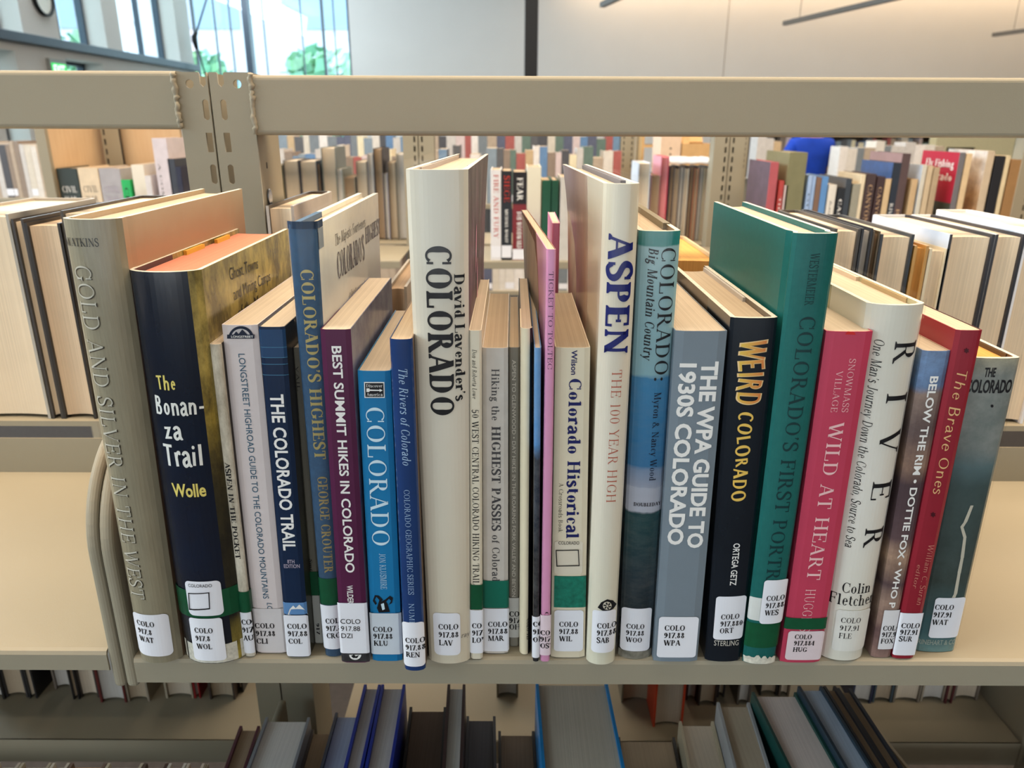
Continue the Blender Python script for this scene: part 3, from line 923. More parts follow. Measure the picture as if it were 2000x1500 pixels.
# ------------------------------------------------------------------ a book on the front shelf
INK = P('black_ink', (22, 22, 26), .4, .2, var=0)
WHITE = P('white_ink', (238, 236, 232), .4, .2, var=0)
LABEL = P('label_paper', (232, 233, 240), .45, .35, var=.02)
GREEN_TAPE = P('green_tape', (14, 78, 48), .4, .3, var=.12, vscale=120)
TEAL_TAPE = P('teal_tape', (22, 112, 92), .5, .2, var=.3, vscale=300)
CREAM = pages('cream', (192, 178, 158))
FORE = pages('bright_cream', (234, 214, 186))
PALE = pages('pale', (208, 194, 174))
TAN = pages('tan', (180, 163, 140))
GREYP = pages('grey', (196, 192, 186))
BROWNP = pages('brown', (150, 128, 104))
SALMON = pages('salmon', (206, 132, 108))
OCHRE = pages('ochre', (214, 160, 88))
FRAY = P('frayed_cloth', (206, 202, 188), .9, var=.2, vscale=400)


class Book:
    def __init__(s, name, label, TL, TR, BR, BL, ybot, spine, side=None, page=None, depth=.16, hard=False, sag=.0, th=.0006,
                 sq=.0003, yaw=0.0, joint=0.0, split=None, group=None, splay=(0, 0), pg=None, wear=False):
        s.px = (TL, TR, BR, BL)
        xb = (BL[0] + BR[0]) / 2
        s.Y = on_z(xb, ybot, SH).y
        tl, tr, br, bl = [on_y(p[0], p[1], s.Y) for p in (TL, TR, BR, BL)]
        s.H = (tl.z + tr.z) / 2 - SH
        kb = lambda p, q: q.x + (p.x - q.x) * (SH - q.z) / (p.z - q.z)      # edge continued to the shelf board
        s.xbl, s.xbr = kb(tl, bl) + .0002, kb(tr, br) - .0002
        s.xtl, s.xtr = tl.x + .0002, tr.x - .0002
        s.x0 = (s.xbl + s.xbr) / 2
        s.W = s.xbr - s.xbl
        s.depth = depth; s.sag = sag; s.yaw = yaw; s.splay = splay
        s.obj = empty(name, (s.x0, s.Y, SH + .0004), label, 'book', group)
        s.spine = spine; s.side = side or spine
        s.hard = hard
        if hard: th = .0026; sq = .0032
        s.th = th
        mb = MB(); s.cover = mb
        n = 14 if sag > .0008 else 6
        sp = [(i / n, s.vs(i / n)) for i in range(n + 1)]
        d = depth
        lft = [(0, d), (0, d * .66), (0, d * .33)]
        rgt = [(1, d * .33), (1, d * .66), (1, d)]
        if joint:
            g = joint / s.W
            lft += [(0, s.vs(0) + .011), (g, s.vs(0) + .0065), (g * .6, s.vs(0) + .003)]
            rgt = [(1 - g * .6, s.vs(1) + .003), (1 - g, s.vs(1) + .0065), (1, s.vs(1) + .011)] + rgt
        path = lft + sp + rgt
        tu = th / s.W
        inn = []
        for i, (u, v) in enumerate(path):
            if u <= .0001 or (i < len(lft)): inn.append((u + tu, max(v, s.vs(0) + th) if i >= len(lft) - 1 else v))
            elif i >= len(lft) + n + 1: inn.append((u - tu, v))
            else: inn.append((min(max(u, tu), 1 - tu), v + th))
        lev = [0, .004, s.H * .25, s.H * .5, s.H * .75, s.H * .86, s.H * .93, s.H - .004, s.H]
        nl = len(lft)
        for a in range(len(lev) - 1):
            for i in range(len(path) - 1):
                isp = nl - 1 < i + .5 < nl + n + .5
                if split is not None and isp:
                    isp = path[i][0] < split if split > 0 else path[i][0] > -split
                m = s.spine if isp else s.side
                A, B = path[i], path[i + 1]
                mb.poly([s.f(A[0], A[1], lev[a]), s.f(B[0], B[1], lev[a]), s.f(B[0], B[1], lev[a + 1]), s.f(A[0], A[1], lev[a + 1])], m, sag > 0)
                A, B = inn[i], inn[i + 1]
                mb.poly([s.f(B[0], B[1], lev[a]), s.f(A[0], A[1], lev[a]), s.f(A[0], A[1], lev[a + 1]), s.f(B[0], B[1], lev[a + 1])], m, sag > 0)
        rim = FRAY if wear else None
        for t in (0, s.H):
            for i in range(len(path) - 1):
                isp = nl - 1 < i + .5 < nl + n + .5
                q = [s.f(*path[i], t), s.f(*path[i + 1], t), s.f(*inn[i + 1], t), s.f(*inn[i], t)]
                mb.poly(q if t else q[::-1], rim or (s.spine if isp else s.side))
        for e in (0, len(path) - 1):
            for a in range(len(lev) - 1):
                mb.poly([s.f(*path[e], lev[a]), s.f(*inn[e], lev[a]), s.f(*inn[e], lev[a + 1]), s.f(*path[e], lev[a + 1])], s.side)
        # paper block
        pb = MB()
        u0, u1 = tu * 1.08, 1 - tu * 1.08
        if pg: u0, u1 = max(u0, pg[0]), min(u1, pg[1])
        ts = (sq + .0001, s.H - sq)
        m = 8
        fr, bk = [], []
        for i in range(m + 1):
            u = u0 + (u1 - u0) * i / m
            k = 4 * (i / m - .5) ** 2
            fr.append((u, s.vs(u) + th + .0009))
            bk.append((u, d - sq - (0.004 * (1 - k) if hard else .0003)))
        ring = fr + bk[::-1]
        r0 = [s.f(u, v, ts[0]) for u, v in ring]; r1 = [s.f(u, v, ts[1]) for u, v in ring]
        pm = page or CREAM
        pb.grid([r0, r1], pm, close=True); 
        for rr, ls in ((r0, 0), (r1, 1)):
            a, b = rr[:m + 1], rr[m + 1:][::-1]
            pb.grid([a, b], pm)
        s.pblock = pb
        s.ch = []

    def vs(s, u):
        q = abs(2 * min(max(u, 0), 1) - 1)
        r = .0009 * max(0, (q - .86) / .14) ** 2
        return s.sag * q ** 2.4 + r

    def f(s, u, v, t):
        k = t / s.H
        xl = s.xbl + (s.xtl - s.xbl) * k; xr = s.xbr + (s.xtr - s.xbr) * k
        sp = s.splay[0] + (s.splay[1] - s.splay[0]) * min(max(u, 0), 1)
        return (xl + (xr - xl) * u - s.x0 + (s.yaw + sp * max(k, 0) ** 5) * v, v, t)

    def S(s, u, t, e=.0003):
        """point just off the outer face; beyond 0..1 it runs round on to the side"""
        if u < 0:
            p = s.f(0, s.vs(0) - u * s.W, t); return (p[0] - e, p[1], p[2])
        if u > 1:
            p = s.f(1, s.vs(1) + (u - 1) * s.W, t); return (p[0] + e, p[1], p[2])
        p = s.f(u, s.vs(u), t)
        q = 2 * u - 1
        return (p[0] + e * q ** 3, p[1] - e, p[2])

    def edge(s, y, u):
        TL, TR, BR, BL = s.px
        a = BL[0] + (TL[0] - BL[0]) * (y - BL[1]) / (TL[1] - BL[1])
        b = BR[0] + (TR[0] - BR[0]) * (y - BR[1]) / (TR[1] - BR[1])
        return a + (b - a) * u

    def t(s, y, u=.5):
        return on_y(s.edge(y, u), y, s.Y + s.vs(u)).z - SH

    def u(s, x, y):
        a, b = s.edge(y, 0), s.edge(y, 1)
        return (x - a) / (b - a)

    def put(s, pts, mat, e, mb):
        if s.sag <= .0008:
            mb.poly([s.S(a, b, e) for a, b in pts], mat); return
        lo = min(p[0] for p in pts); hi = max(p[0] for p in pts)
        n = max(1, int(math.ceil((hi - lo) / .09)))
        for k in range(n):
            q = pts
            for lim, sg in ((lo + (hi - lo) * k / n, 1), (lo + (hi - lo) * (k + 1) / n, -1)):
                out = []
                for i in range(len(q)):
                    a, b = q[i], q[(i + 1) % len(q)]
                    ia, ib = (a[0] - lim) * sg >= -1e-9, (b[0] - lim) * sg >= -1e-9
                    if ia: out.append(a)
                    if ia != ib:
                        f = (lim - a[0]) / (b[0] - a[0]); out.append((lim, a[1] + (b[1] - a[1]) * f))
                q = out
                if len(q) < 3: break
            if len(q) >= 3: mb.poly([s.S(a, b, e) for a, b in q], mat)

    # a place on the right-hand (side=1) or left-hand (side=0) cover seen at a picture position
    def on_side(s, x, y, side=1):
        X = s.f(side, .05, s.H * .8)[0]
        for _ in range(5):
            p = on_x(x, y, X + s.x0); v, t = p.y - s.Y, p.z - SH
            X = s.f(side, v, t)[0]
        return v, t

    def side_text(s, txt, font, xa, ya, xb, yb, cap, mat, side=1):
        va, ta = s.on_side(xa, ya, side); vb, tb = s.on_side(xb, yb, side)
        Q, L = type_polys(txt, font)
        for q in Q:
            s.cover.poly([(lambda p: (p[0] + (.0003 if side else -.0003), p[1], p[2]))(s.f(side, va + (vb - va) * a / L, ta + (tb - ta) * a / L + cap * b)) for a, b in q], mat)

    # lettering running down the spine: y0..y1 in the picture's rows, u0 baseline side, u1 cap side
    def down(s, txt, font, y0, y1, u0, u1, mat, e=.0003, into=None, res=1.0):
        cuts = (1, [.2, .4, .6, .8]) if s.sag > .0008 else None
        Q, L = type_polys(txt, font, cuts, res)
        ta, tb = s.t(y0), s.t(y1)
        mb = into or s.cover
        for q in Q:
            pts = [(u0 + (u1 - u0) * b, ta + (tb - ta) * a / L) for a, b in q]
            c = sum(p[0] for p in pts) / len(pts); ct = sum(p[1] for p in pts) / len(pts)
            if c > .995 or c < .005 or ct < .001: continue
            s.put(pts, mat, e, mb)

    # level lettering: yb baseline, yc cap line
    def level(s, txt, font, yb, yc, u0, u1, mat, e=.0003, into=None, res=1.0, lim=(0.0, 1.0), tilt=0.0):
        cuts = (0, [i / 8 for i in range(1, 8)]) if s.sag > .0008 else None
        Q, L = type_polys(txt, font, cuts, res)
        ta, tb = s.t(yb, .5), s.t(yc, .5)
        mb = into or s.cover
        for q in Q:
            pts = [(u0 + (u1 - u0) * a / L, ta + (tb - ta) * b + tilt * a / L) for a, b in q]
            c = sum(p[0] for p in pts) / len(pts)
            if c > lim[1] or c < lim[0]: continue
            s.put(pts, mat, e, mb)

    def patch(s, y0, y1, u0, u1, mat, r=0.0, e=.00018, into=None, n=10, tilt=0.0):
        """a rectangle (optionally with round corners) lying on the spine between two rows of the picture"""
        mb = into or s.cover
        ta, tb = s.t(y1), s.t(y0)
        us = [u0 + (u1 - u0) * i / n for i in range(n + 1)]
        for brk in (0.0, 1.0):
            if u0 < brk < u1: us.append(brk)
        if r:
            for k in range(1, 5):
                a = r * (1 - math.cos(R(90 * k / 4)))
                us += [u0 + a / s.W, u1 - a / s.W]
        us = sorted(set(round(q, 6) for q in us))
        pr = None
        for q in us:
            dl = min(q - u0, u1 - q) * s.W
            c = 0 if dl >= r else r - math.sqrt(max(0, r * r - (r - dl) ** 2))
            tt = tilt * (q - u0) / (u1 - u0)
            cur = (s.S(q, ta + c + tt, e), s.S(q, tb - c + tt, e))
            if pr: mb.poly([pr[0], cur[0], cur[1], pr[1]], mat)
            pr = cur

    def draw(s, polys, mat, e=.0003, into=None):
        mb = into or s.cover
        for q in polys:
            s.put([(s.u(x, y), s.t(y, s.u(x, y))) for x, y in q], mat, e, mb)

    def band(s, name, y0, y1, u0, u1, mat, e=.00042, label=None):
        mb = MB(); s.patch(y0, y1, u0, u1, mat, 0, e, mb, 14)
        s.ch.append((name, mb, label))

    def lab(s, y0, y1, u0, u1, lines, ty, tu, cap=9.5, pitch=15.3, k=1.2, font=None, mat=None, r=.0022, e=.0006, lim=(0, 1), ink=None,
            name='call_number_label', tilt=0.0):
        mb = MB(); s.patch(y0, y1, u0, u1, mat or LABEL, r, e, mb, 12, tilt)
        xw = s.edge(ty, 1) - s.edge(ty, 0)
        for i, ln in enumerate(lines):
            if not ln: continue
            F = font or LABF
            Q, L = type_polys(ln, F, None, .6)
            yc = ty + pitch * i
            wu = L * cap * k / xw
            s.level(ln, F, yc + cap, yc, tu, tu + wu, ink or INK, e + .00022, mb, .6, lim, tilt)
        s.ch.append((name, mb, None))

    def film(s, up=.0015, uu=(0, 1), depth=None):
        mb = MB(); d = depth or s.depth * .97
        n = 12
        path = [(-.0, d), (0, d * .66), (0, d * .33), (0, s.vs(0) + .003)] + [(i / n, s.vs(i / n)) for i in range(n + 1)] + \
               [(1, s.vs(1) + .003), (1, d * .33), (1, d * .66), (1, d)]
        rows = []
        for t in (0.0012, s.H * .33, s.H * .66, s.H + up * .4, s.H + up):
            row = []
            for i, (u, v) in enumerate(path):
                p = Vector(s.f(u, v, t)); o = .0009
                wob = .0005 * math.sin(i * 2.3 + t * 90)
                p.x += (o + abs(wob)) * (2 * u - 1); p.y -= o * (1 - abs(2 * u - 1)) * (1 if v < .02 else 0) + .0002
                if t > s.H: p.z += .0006 * math.sin(i * 1.9)
                row.append(p)
            rows.append(row)
        mb.grid(rows, film_mat(), True)
        s.ch.append(('clear_jacket_film', mb, None))

    def flap(s, u, v0, v1, c, name='jacket_flap', w_=.0022, up=.0008):
        mb = MB(); n = 6; m = P('flap_paper', c, .5, .1)
        rows = []
        for i in range(n + 1):
            v = v0 + (v1 - v0) * i / n
            a = s.f(u, v, s.H - .0036); b = s.f(u, v, s.H - .0012 + up)
            rows.append([(a[0] - w_ / 2, v, a[2]), (a[0] + w_ / 2, v, a[2]), (b[0] + w_ / 2, v, b[2]), (b[0] - w_ / 2, v, b[2])])
        mb.grid(rows, m, close=True); mb.poly(rows[0][::-1], m); mb.poly(rows[-1], m)
        s.ch.append((name, mb, None))

    def done(s):
        s.cover.build('cover', s.obj, fix=False)
        s.pblock.build('page_block', s.obj)
        for name, mb, label in s.ch:
            o = mb.build(name, s.obj, fix=False)
            if label: o['label'] = label
        return s


def emblem_box(bk, into, x0, y0, x1, y1, wline=1.6, skew=0.0):
    a = [(x0, y0), (x1, y0 + skew), (x1 + 1.5, y1 + skew), (x0 + 1.5, y1)]
    w_ = wline
    b = [(x0 + w_, y0 + w_), (x1 - w_, y0 + w_ + skew), (x1 + 1.5 - w_, y1 - w_ + skew), (x0 + 1.5 + w_, y1 - w_)]
    bk.draw([[a[i], a[(i + 1) % 4], b[(i + 1) % 4], b[i]] for i in range(4)], INK, .0011, into)


def tall(xt, yt, xb, yb):
    return on_y(xt, yt, on_z(xb, yb, SH).y).z - SH


GRP = 'books on the front shelf'
# 1 ---- gold and silver
c = P('olive_grey_jacket', (142, 134, 112), .38, .5, var=.1, vscale=25, stretch=(30, 1, 2))
sd = art('tan_jacket', [(0, (150, 120, 92)), (.6, (138, 104, 80)), (.86, (152, 112, 86)), (.94, (158, 130, 104)), (1, (172, 154, 128))], tall(168, 430, 305, 1296), .03, 20, rough=.5, coat=0)
b = Book('book', 'tall olive-grey jacketed book with silver serif lettering, at the left end of the front shelf', (107, 430), (226, 430), (348, 1285), (263, 1287), 1296,
         c, sd, CREAM, .2, True, .0065, joint=.0006, wear=True)
b.level('WATKINS', SERIF, 483, 467, .04, .66, INK)
SIL = P('silver_ink', (196, 192, 178), .3, .3, var=0)
DKO = P('dark_olive_ink', (58, 52, 40), .4, var=0)
for dx, m, e in ((.022, DKO, .0003), (0, SIL, .0005)):
    b.down('GOLD AND SILVER IN THE WEST', SERIF_LIGHT, 521 + dx * 60, 1171 + dx * 60, .14 + dx * .6, .455 + dx, m, e)
b.lab(1200, 1281, .07, .87, ['COLO', '917.8', ' WAT'], 1213, .17, 10, 15.3, 1.22, r=.003, tilt=-.0008)
b.film(.004)
b.flap(.90, .045, .19, (196, 170, 132), w_=.004)
b.done()
# 2 ---- bonanza
c = art('navy_jacket', [(0, (26, 30, 36)), (.3, (18, 30, 50)), (.7, (14, 26, 44)), (1, (20, 32, 48))], tall(309, 533, 411, 1297), .2, 14, (30, 26, 30), 9, .5, rough=.2, coat=.8)
sd = art('ochre_picture', [(0, (176, 156, 70)), (.12, (40, 38, 30)), (.45, (62, 56, 36)), (.58, (104, 90, 46)), (.68, (164, 140, 62)), (.84, (182, 160, 88)), (1, (158, 142, 80))], tall(309, 533, 411, 1297), .1, 26,
         (34, 32, 28), 60, .8, rough=.25, coat=.6, stretch=(1, 1, .5))
b = Book('book', 'thick dark navy book whose white and yellow title is broken over four lines', (236, 533), (382, 533), (470, 1283), (353, 1287), 1297,
         c, sd, SALMON, .18, True, .008, split=.83, wear=True)
YEL = P('yellow_ink', (226, 208, 112), .4, var=0)
CHALK = P('chalk_ink', (232, 232, 226), .4, var=.05)
b.level('The', (HAND, .04), 763, 735, .25, .53, YEL)
b.level('Bonan-', (HAND, .06), 812, 776, .17, .86, CHALK)
b.level('za', (HAND, .06), 860, 822, .26, .54, CHALK)
b.level('Trail', (HAND, .06), 911, 871, .20, .77, CHALK)
b.level('Wolle', SANS_X, 971, 947, .25, .76, YEL)
b.band('green_tape', 1156, 1208, -.02, 1.4, GREEN_TAPE)
b.patch(1262, 1296, .0, 1.0, FRAY, e=.00012)
mb = MB(); b.patch(1136, 1203, .24, .80, LABEL, .003, .0007, mb)
b.level('COLORADO', SANS, 1147, 1141, .30, .68, INK, .001, mb)
emblem_box(b, mb, 367, 1157, 410, 1190, 2, -1)
b.ch.append(('state_outline_sticker', mb, None))
b.lab(1208, 1290, .22, .76, ['COLO', '917.8', ' WOL'], 1226, .30, 10, 15.5, 1.22, e=.0009)
# lettering on the front cover, which shows above the neighbours
b.side_text('Ghost Towns', ('sans', .0), 449, 549, 504, 525, .0075, INK)
b.side_text('and Mining Camps', ('sans', .0), 457, 588, 528, 549, .0075, INK)
b.side_text('of the Mountains', ('sans', .0), 465, 624, 540, 576, .0075, INK)
b.film(.003)
b.flap(.10, .075, .105, (206, 160, 60)); b.flap(.13, .125, .15, (206, 160, 60))
b.done()
# 3 ---- worn white
c = art('worn_white_cover', [(0, (226, 218, 200)), (1, (222, 212, 192))], .2, .1, 30, (120, 108, 88), 55, .75, rough=.7, coat=0, stretch=(1, 1, .35))
sd = P('worn_dark_cover', (52, 44, 38), .6, var=.4, vscale=60)
b = Book('book', 'thin worn off-white paperback with rubbed-away lettering beside the dark navy book', (407, 676), (431, 672), (498, 1278), (478, 1283), 1283, c, sd, CREAM, .15, False, .0012)
b.down('ASPEN IN THE POCKET', (SERIF_BOLD, .1), 905, 1092, .22, .66, INK)
b.band('green_tape', 1157, 1197, 0, 1.5, GREEN_TAPE)
b.lab(1197, 1276, .03, .98, ['COLO', '917.88', 'AUG'], 1210, .12, 10, 15.5, 1.2, r=.0005)
b.done()
# 4 ---- longstreet
c = P('lilac_white_cover', (218, 206, 204), .4, .3, var=.03)
b = Book('book', 'pale pinkish-white paperback with thin blue lettering and a half-round mountain emblem', (431, 634), (503, 638), (561, 1274), (501, 1274), 1276, c, None, CREAM, .152, False, .0004)
TEALINK = P('teal_blue_ink', (44, 88, 112), .4, var=0)
NAVYINK = P('navy_ink', (20, 30, 52), .4, var=0)
b.down('LONGSTREET HIGHROAD GUIDE TO THE COLORADO MOUNTAINS', SANS, 692, 1170, .40, .58, TEALINK)
b.down('LC', ('sans', 0, .2), 1178, 1192, .5, .66, TEALINK)
arcp = [(471 + 25 * math.cos(R(a)), 662 - 24 * math.sin(R(a))) for a in range(0, 181, 12)]
b.draw([arcp], NAVYINK, .0003)
b.draw([[(471 + 19 * math.cos(R(a)), 660 - 17 * math.sin(R(a))) for a in range(0, 181, 15)]], P('emblem_grey', (196, 190, 190), .4, var=0), .0005)
b.draw([[(452, 660), (462, 648), (467, 653), (474, 644), (490, 660)]], NAVYINK, .0007)
b.draw([[(445, 654), (497, 654), (497, 662), (445, 662)]], NAVYINK, .0009)
b.level('LONGSTREET', SANS_B, 660, 656, .27, .86, WHITE, .0011)
b.lab(1189, 1272, .0, 1.0, ['COLO', '917.88', '  CLI'], 1217, .07, 10, 15, 1.24, r=.0001, mat=P('label_film', (214, 208, 208), .3, .5))
b.done()
# 5 ---- colorado trail
c = P('deep_blue_cover', (22, 40, 68), .3, .5, var=.1)
sd = art('dark_picture', [(0, (60, 58, 40)), (.4, (70, 70, 52)), (.7, (40, 44, 60)), (1, (50, 44, 44))], .23, .2, 30, (26, 26, 26), 50, .6)
b = Book('book', 'deep blue paperback with bold white capitals and a small snowy-peak picture at the foot', (503, 640), (556, 640), (606, 1283), (561, 1283), 1284, c, sd, CREAM, .152, False, .0006)
BLU2 = P('blue_band_ink', (30, 62, 98), .4, var=.05)
for y in (679, 699, 712, 733):
    b.patch(y, y + 1.4, 0, 1, P('band_line', (62, 110, 140), .4, var=0), e=.0002)
b.patch(645, 700, .0, 1, BLU2, e=.0001)
b.down('THE COLORADO TRAIL', ('sans', .034), 771, 1076, .25, .74, WHITE)
b.level('8TH', SANS_B, 1101, 1094, .36, .66, P('pale_ink', (170, 160, 176), .4, var=0))
b.level('EDITION', SANS_B, 1110, 1103, .2, .86, P('pale_ink', (170, 160, 176), .4, var=0))
b.patch(1178, 1201, 0, 1, P('sky_blue_print', (96, 140, 190), .4, var=.1), e=.0002)
b.draw([[(562, 1201), (566, 1190), (573, 1183), (578, 1188), (585, 1181), (594, 1190), (601, 1201)]], WHITE, .0004)
b.lab(1202, 1282, .0, 1.0, ['COLO', '917.88', 'COL'], 1218, .14, 10, 14.5, 1.22, r=.0015)
b.done()
# 6 ---- thin grey set back
c = P('olive_grey_cover', (112, 108, 96), .5, var=.08)
b = Book('book', 'thin dull grey book set back between the deep blue paperback and tall blue cloth one', (571, 680), (588, 680), (632, 1257), (615, 1257), 1258, c, None, CREAM, .14)
b.down('VAIL', SERIF_LIGHT, 716, 764, .2, .56, INK)
b.down('Smith', SERIF_BI, 1092, 1128, .1, .4, INK)
b.band('green_tape', 1117, 1163, 0, 1, GREEN_TAPE)
b.patch(1164, 1256, 0, 1, P('label_grey', (176, 176, 170), .5), e=.0002)
b.down('917', SERIF_BOLD, 1218, 1240, .3, .7, INK)
b.done()
# 7 ---- highest
c = art('blue_cloth', [(0, (52, 76, 100)), (.5, (56, 86, 116)), (1, (50, 84, 116))], .28, .05, 60, (44, 66, 90), 300, .5, rough=.55, coat=.25)
sd = art('pale_jacket_print', [(0, (210, 208, 200)), (.7, (206, 206, 200)), (.8, (190, 190, 186)), (.9, (200, 204, 200)), (1, (222, 218, 200))], .28, .06, 20, (178, 178, 176), 24, .4, rough=.3, coat=.5)
b = Book('book', 'tall slim blue cloth book with gold spine lettering and a pale printed front', (559, 442), (618, 440), (669, 1281), (633, 1281), 1283, c, sd, CREAM, .2, True, .0022, wear=False)
GOLD = P('gilt_lettering', (176, 160, 104), .35, var=.05, metal=.25)
b.down("COLORADO'S HIGHEST", SERIF_BOLD, 528, 898, .34, .80, GOLD)
b.down('GEORGE CROUTER', SERIF_BOLD, 932, 1120, .38, .80, P('dull_gilt', (150, 132, 88), .4, var=.05))
DKB = P('dark_blue_cloth', (30, 52, 78), .7, var=.3, vscale=300)
b.patch(434, 449, 0, 1.9, DKB, e=.0003)
b.patch(450, 490, 1.0, 1.9, P('grey_blue_cloth', (120, 130, 138), .5), e=.0003)
b.band('green_tape', 1131, 1182, 0, 1, GREEN_TAPE)
b.lab(1183, 1268, .0, 1.0, ['COLO', '917.88', ' CRO'], 1208, .24, 10, 14.2, 1.2, lim=(0, .9), r=.001)
b.side_text('The Majestic Fourteeners', SERIF_ITALIC, 655, 482, 713, 443, .007, INK)
SLI = P('slate_ink', (96, 90, 100), .4, var=.2)
b.side_text("COLORADO'S", SERIF_BOLD, 660, 548, 712, 506, .017, SLI)
b.side_text("HIGHEST", SERIF_BOLD, 714, 478, 742, 456, .012, SLI)
b.side_text("photographs", SERIF_ITALIC, 681, 582, 716, 555, .004, INK)
b.film(.002)
b.done()
# 8 ---- best summit
c = P('plum_cover', (84, 32, 66), .35, .35, var=.05)
sd = art('blue_grey_picture', [(0, (150, 150, 160)), (.5, (90, 100, 140)), (.8, (120, 122, 150)), (1, (64, 68, 104))], .23, .2, 25, (190, 190, 196), 50, .4)
b = Book('book', 'plum purple paperback with bold white capitals on its spine', (624, 645), (685, 645), (722, 1293), (667, 1293), 1295, c, sd, PALE, .152, False, .0003)
b.down('BEST SUMMIT HIKES IN COLORADO', ('sans', .03), 677, 1119, .36, .66, WHITE)
b.down('WILDERNESS', SANS_B, 1144, 1200, .36, .56, WHITE)
b.lab(1178, 1276, .0, 1.0, ['COLO', '917.88', 'DZI'], 1209, .08, 9, 14, 1.05, font=SANS, r=.0004)
b.patch(1277, 1293, 0, 1, P('charcoal_print', (52, 50, 52), .5, var=.5, vscale=200), e=.0002)
b.draw([[(694 + 12 * math.cos(R(a)), 1279 + 10 * math.sin(R(a))) for a in range(0, 181, 15)]], WHITE, .0004)
b.draw([[(686, 1281), (692, 1278), (695, 1282), (702, 1279), (698, 1285), (690, 1285)]], INK, .0006)
b.done()
# 9 ---- klu
c = P('bright_blue_cover', (26, 118, 170), .35, .3, var=.06)
b = Book('book', 'bright blue paperback with a white serif title and a small bighorn drawing', (697, 727), (763, 725), (786, 1290), (727, 1291), 1292, c, None, CREAM, .15, False, .0004)
b.down('COLORADO', SERIF, 797, 1066, .20, .76, P('pale_blue_ink', (206, 228, 238), .4, var=0))
b.down('JON KLUSMIRE', SERIF_LIGHT, 1082, 1151, .40, .60, P('pale_blue_ink', (206, 228, 238), .4, var=0))
b.draw([[(711, 747), (751, 747), (752, 778), (712, 778)]], WHITE, .0003)
b.draw([[(713, 749), (749, 749), (750, 776), (714, 776)]], INK, .0005)
b.level('Discover', SERIF, 757, 751, .26, .74, WHITE, .0007)
b.level('America', SERIF, 774, 768, .26, .74, WHITE, .0007)
b.draw([[(718, 761), (742, 762), (742, 760), (748, 763), (742, 766), (742, 764), (718, 764)], [(716, 759), (722, 759), (722, 766), (716, 766)]], WHITE, .0007)
RAM = [[(736, 1188), (741, 1172), (744, 1176), (752, 1172), (757, 1180), (762, 1196), (740, 1197)],
       [(744, 1176), (735, 1166), (732, 1172), (736, 1180), (733, 1182), (728, 1174), (732, 1163), (740, 1164), (748, 1172)],
       [(752, 1172), (762, 1164), (768, 1168), (766, 1178), (760, 1182), (764, 1174), (760, 1170), (754, 1176)]]
b.draw(RAM, INK, .0003)
b.draw([[(744, 1180), (750, 1178), (752, 1190), (747, 1192)]], P('pale_blue_ink', (206, 228, 238), .4, var=0), .0005)
b.lab(1198, 1278, .0, 1.0, ['COLO', '917.88', 'KLU'], 1224, .10, 10, 13.5, 1.22, r=.0001, mat=P('label_blue_film', (206, 214, 222), .3, .5))
b.done()
# 10 ---- rivers
c = P('royal_navy_cover', (32, 58, 108), .25, .6, var=.12, vscale=20)
b = Book('book', 'narrow navy blue book with italic pale blue title, hanging over the shelf edge', (759, 666), (805, 663), (831, 1311), (789, 1311), 1311, c, P('brown_shade_cover', (110, 92, 78), .5), TAN, .16, False, .0022, wear=False)  # side covers are brown, unlike the navy spine
PB = P('ice_blue_ink', (168, 196, 222), .4, var=0)
b.down('The Rivers of Colorado', SERIF_ITALIC, 722, 910, .36, .74, PB)
b.down('COLORADO GEOGRAPHIC SERIES', SERIF_LIGHT, 958, 1162, .36, .62, PB)
b.down('NUMBER', SERIF_LIGHT, 1180, 1240, .36, .60, PB)
b.lab(1216, 1302, .02, .98, ['COLO', '917.88', 'REN'], 1246, .14, 10, 13.8, 1.22, r=.002)
b.done()
# 11 ---- lavender
c = art('ivory_jacket', [(0, (214, 204, 182)), (.5, (220, 212, 196)), (1, (208, 202, 186))], .31, .1, 8, rough=.25, coat=.7)
sd = art('forest_photo', [(0, (74, 66, 66)), (.6, (96, 84, 82)), (.8, (120, 94, 106)), (1, (112, 106, 106))], .31, .3, 40, (40, 36, 40), 70, .7, rough=.5, coat=0, stretch=(1, 1, .3))
b = Book('book', 'tallest book on the front shelf, ivory jacket with a huge black title', (788, 332), (914, 334), (918, 1291), (836, 1293), 1297, c, sd, CREAM, .215, True, .0045, splay=(.06, .02), wear=True)
b.down('COLORADO', SERIF_FAT, 482, 812, .28, .73, INK)
b.down("David Lavender's", SERIF_BOLD, 537, 786, .76, .93, INK)
b.lab(1198, 1280, .16, .78, ['COLO', '917.88', 'LAV'], 1219, .28, 10.5, 15.5, 1.24, r=.003)
b.down('', SERIF, 1, 2, 0, 1, INK) if False else None
b.level('ray', SERIF_ITALIC, 1249, 1240, .80, 1.0, P('grey_ink', (120, 116, 110), .5, var=0))
for k in range(3):
    z = (.262, .238, .2)[k]
    b.cover.poly([(lambda p: (p[0] + .0004, p[1], p[2]))(b.f(1, .075 + .006 * math.sin(a) + k * .02, z + .016 * math.cos(a))) for a in [2 * PI * i / 12 for i in range(12)]], P('pink_print', (206, 130, 168), .4, .4, var=.1))
b.film(.005)
b.flap(.10, .03, .2, (176, 166, 160)); b.flap(.90, .05, .2, (150, 140, 136))
b.done()
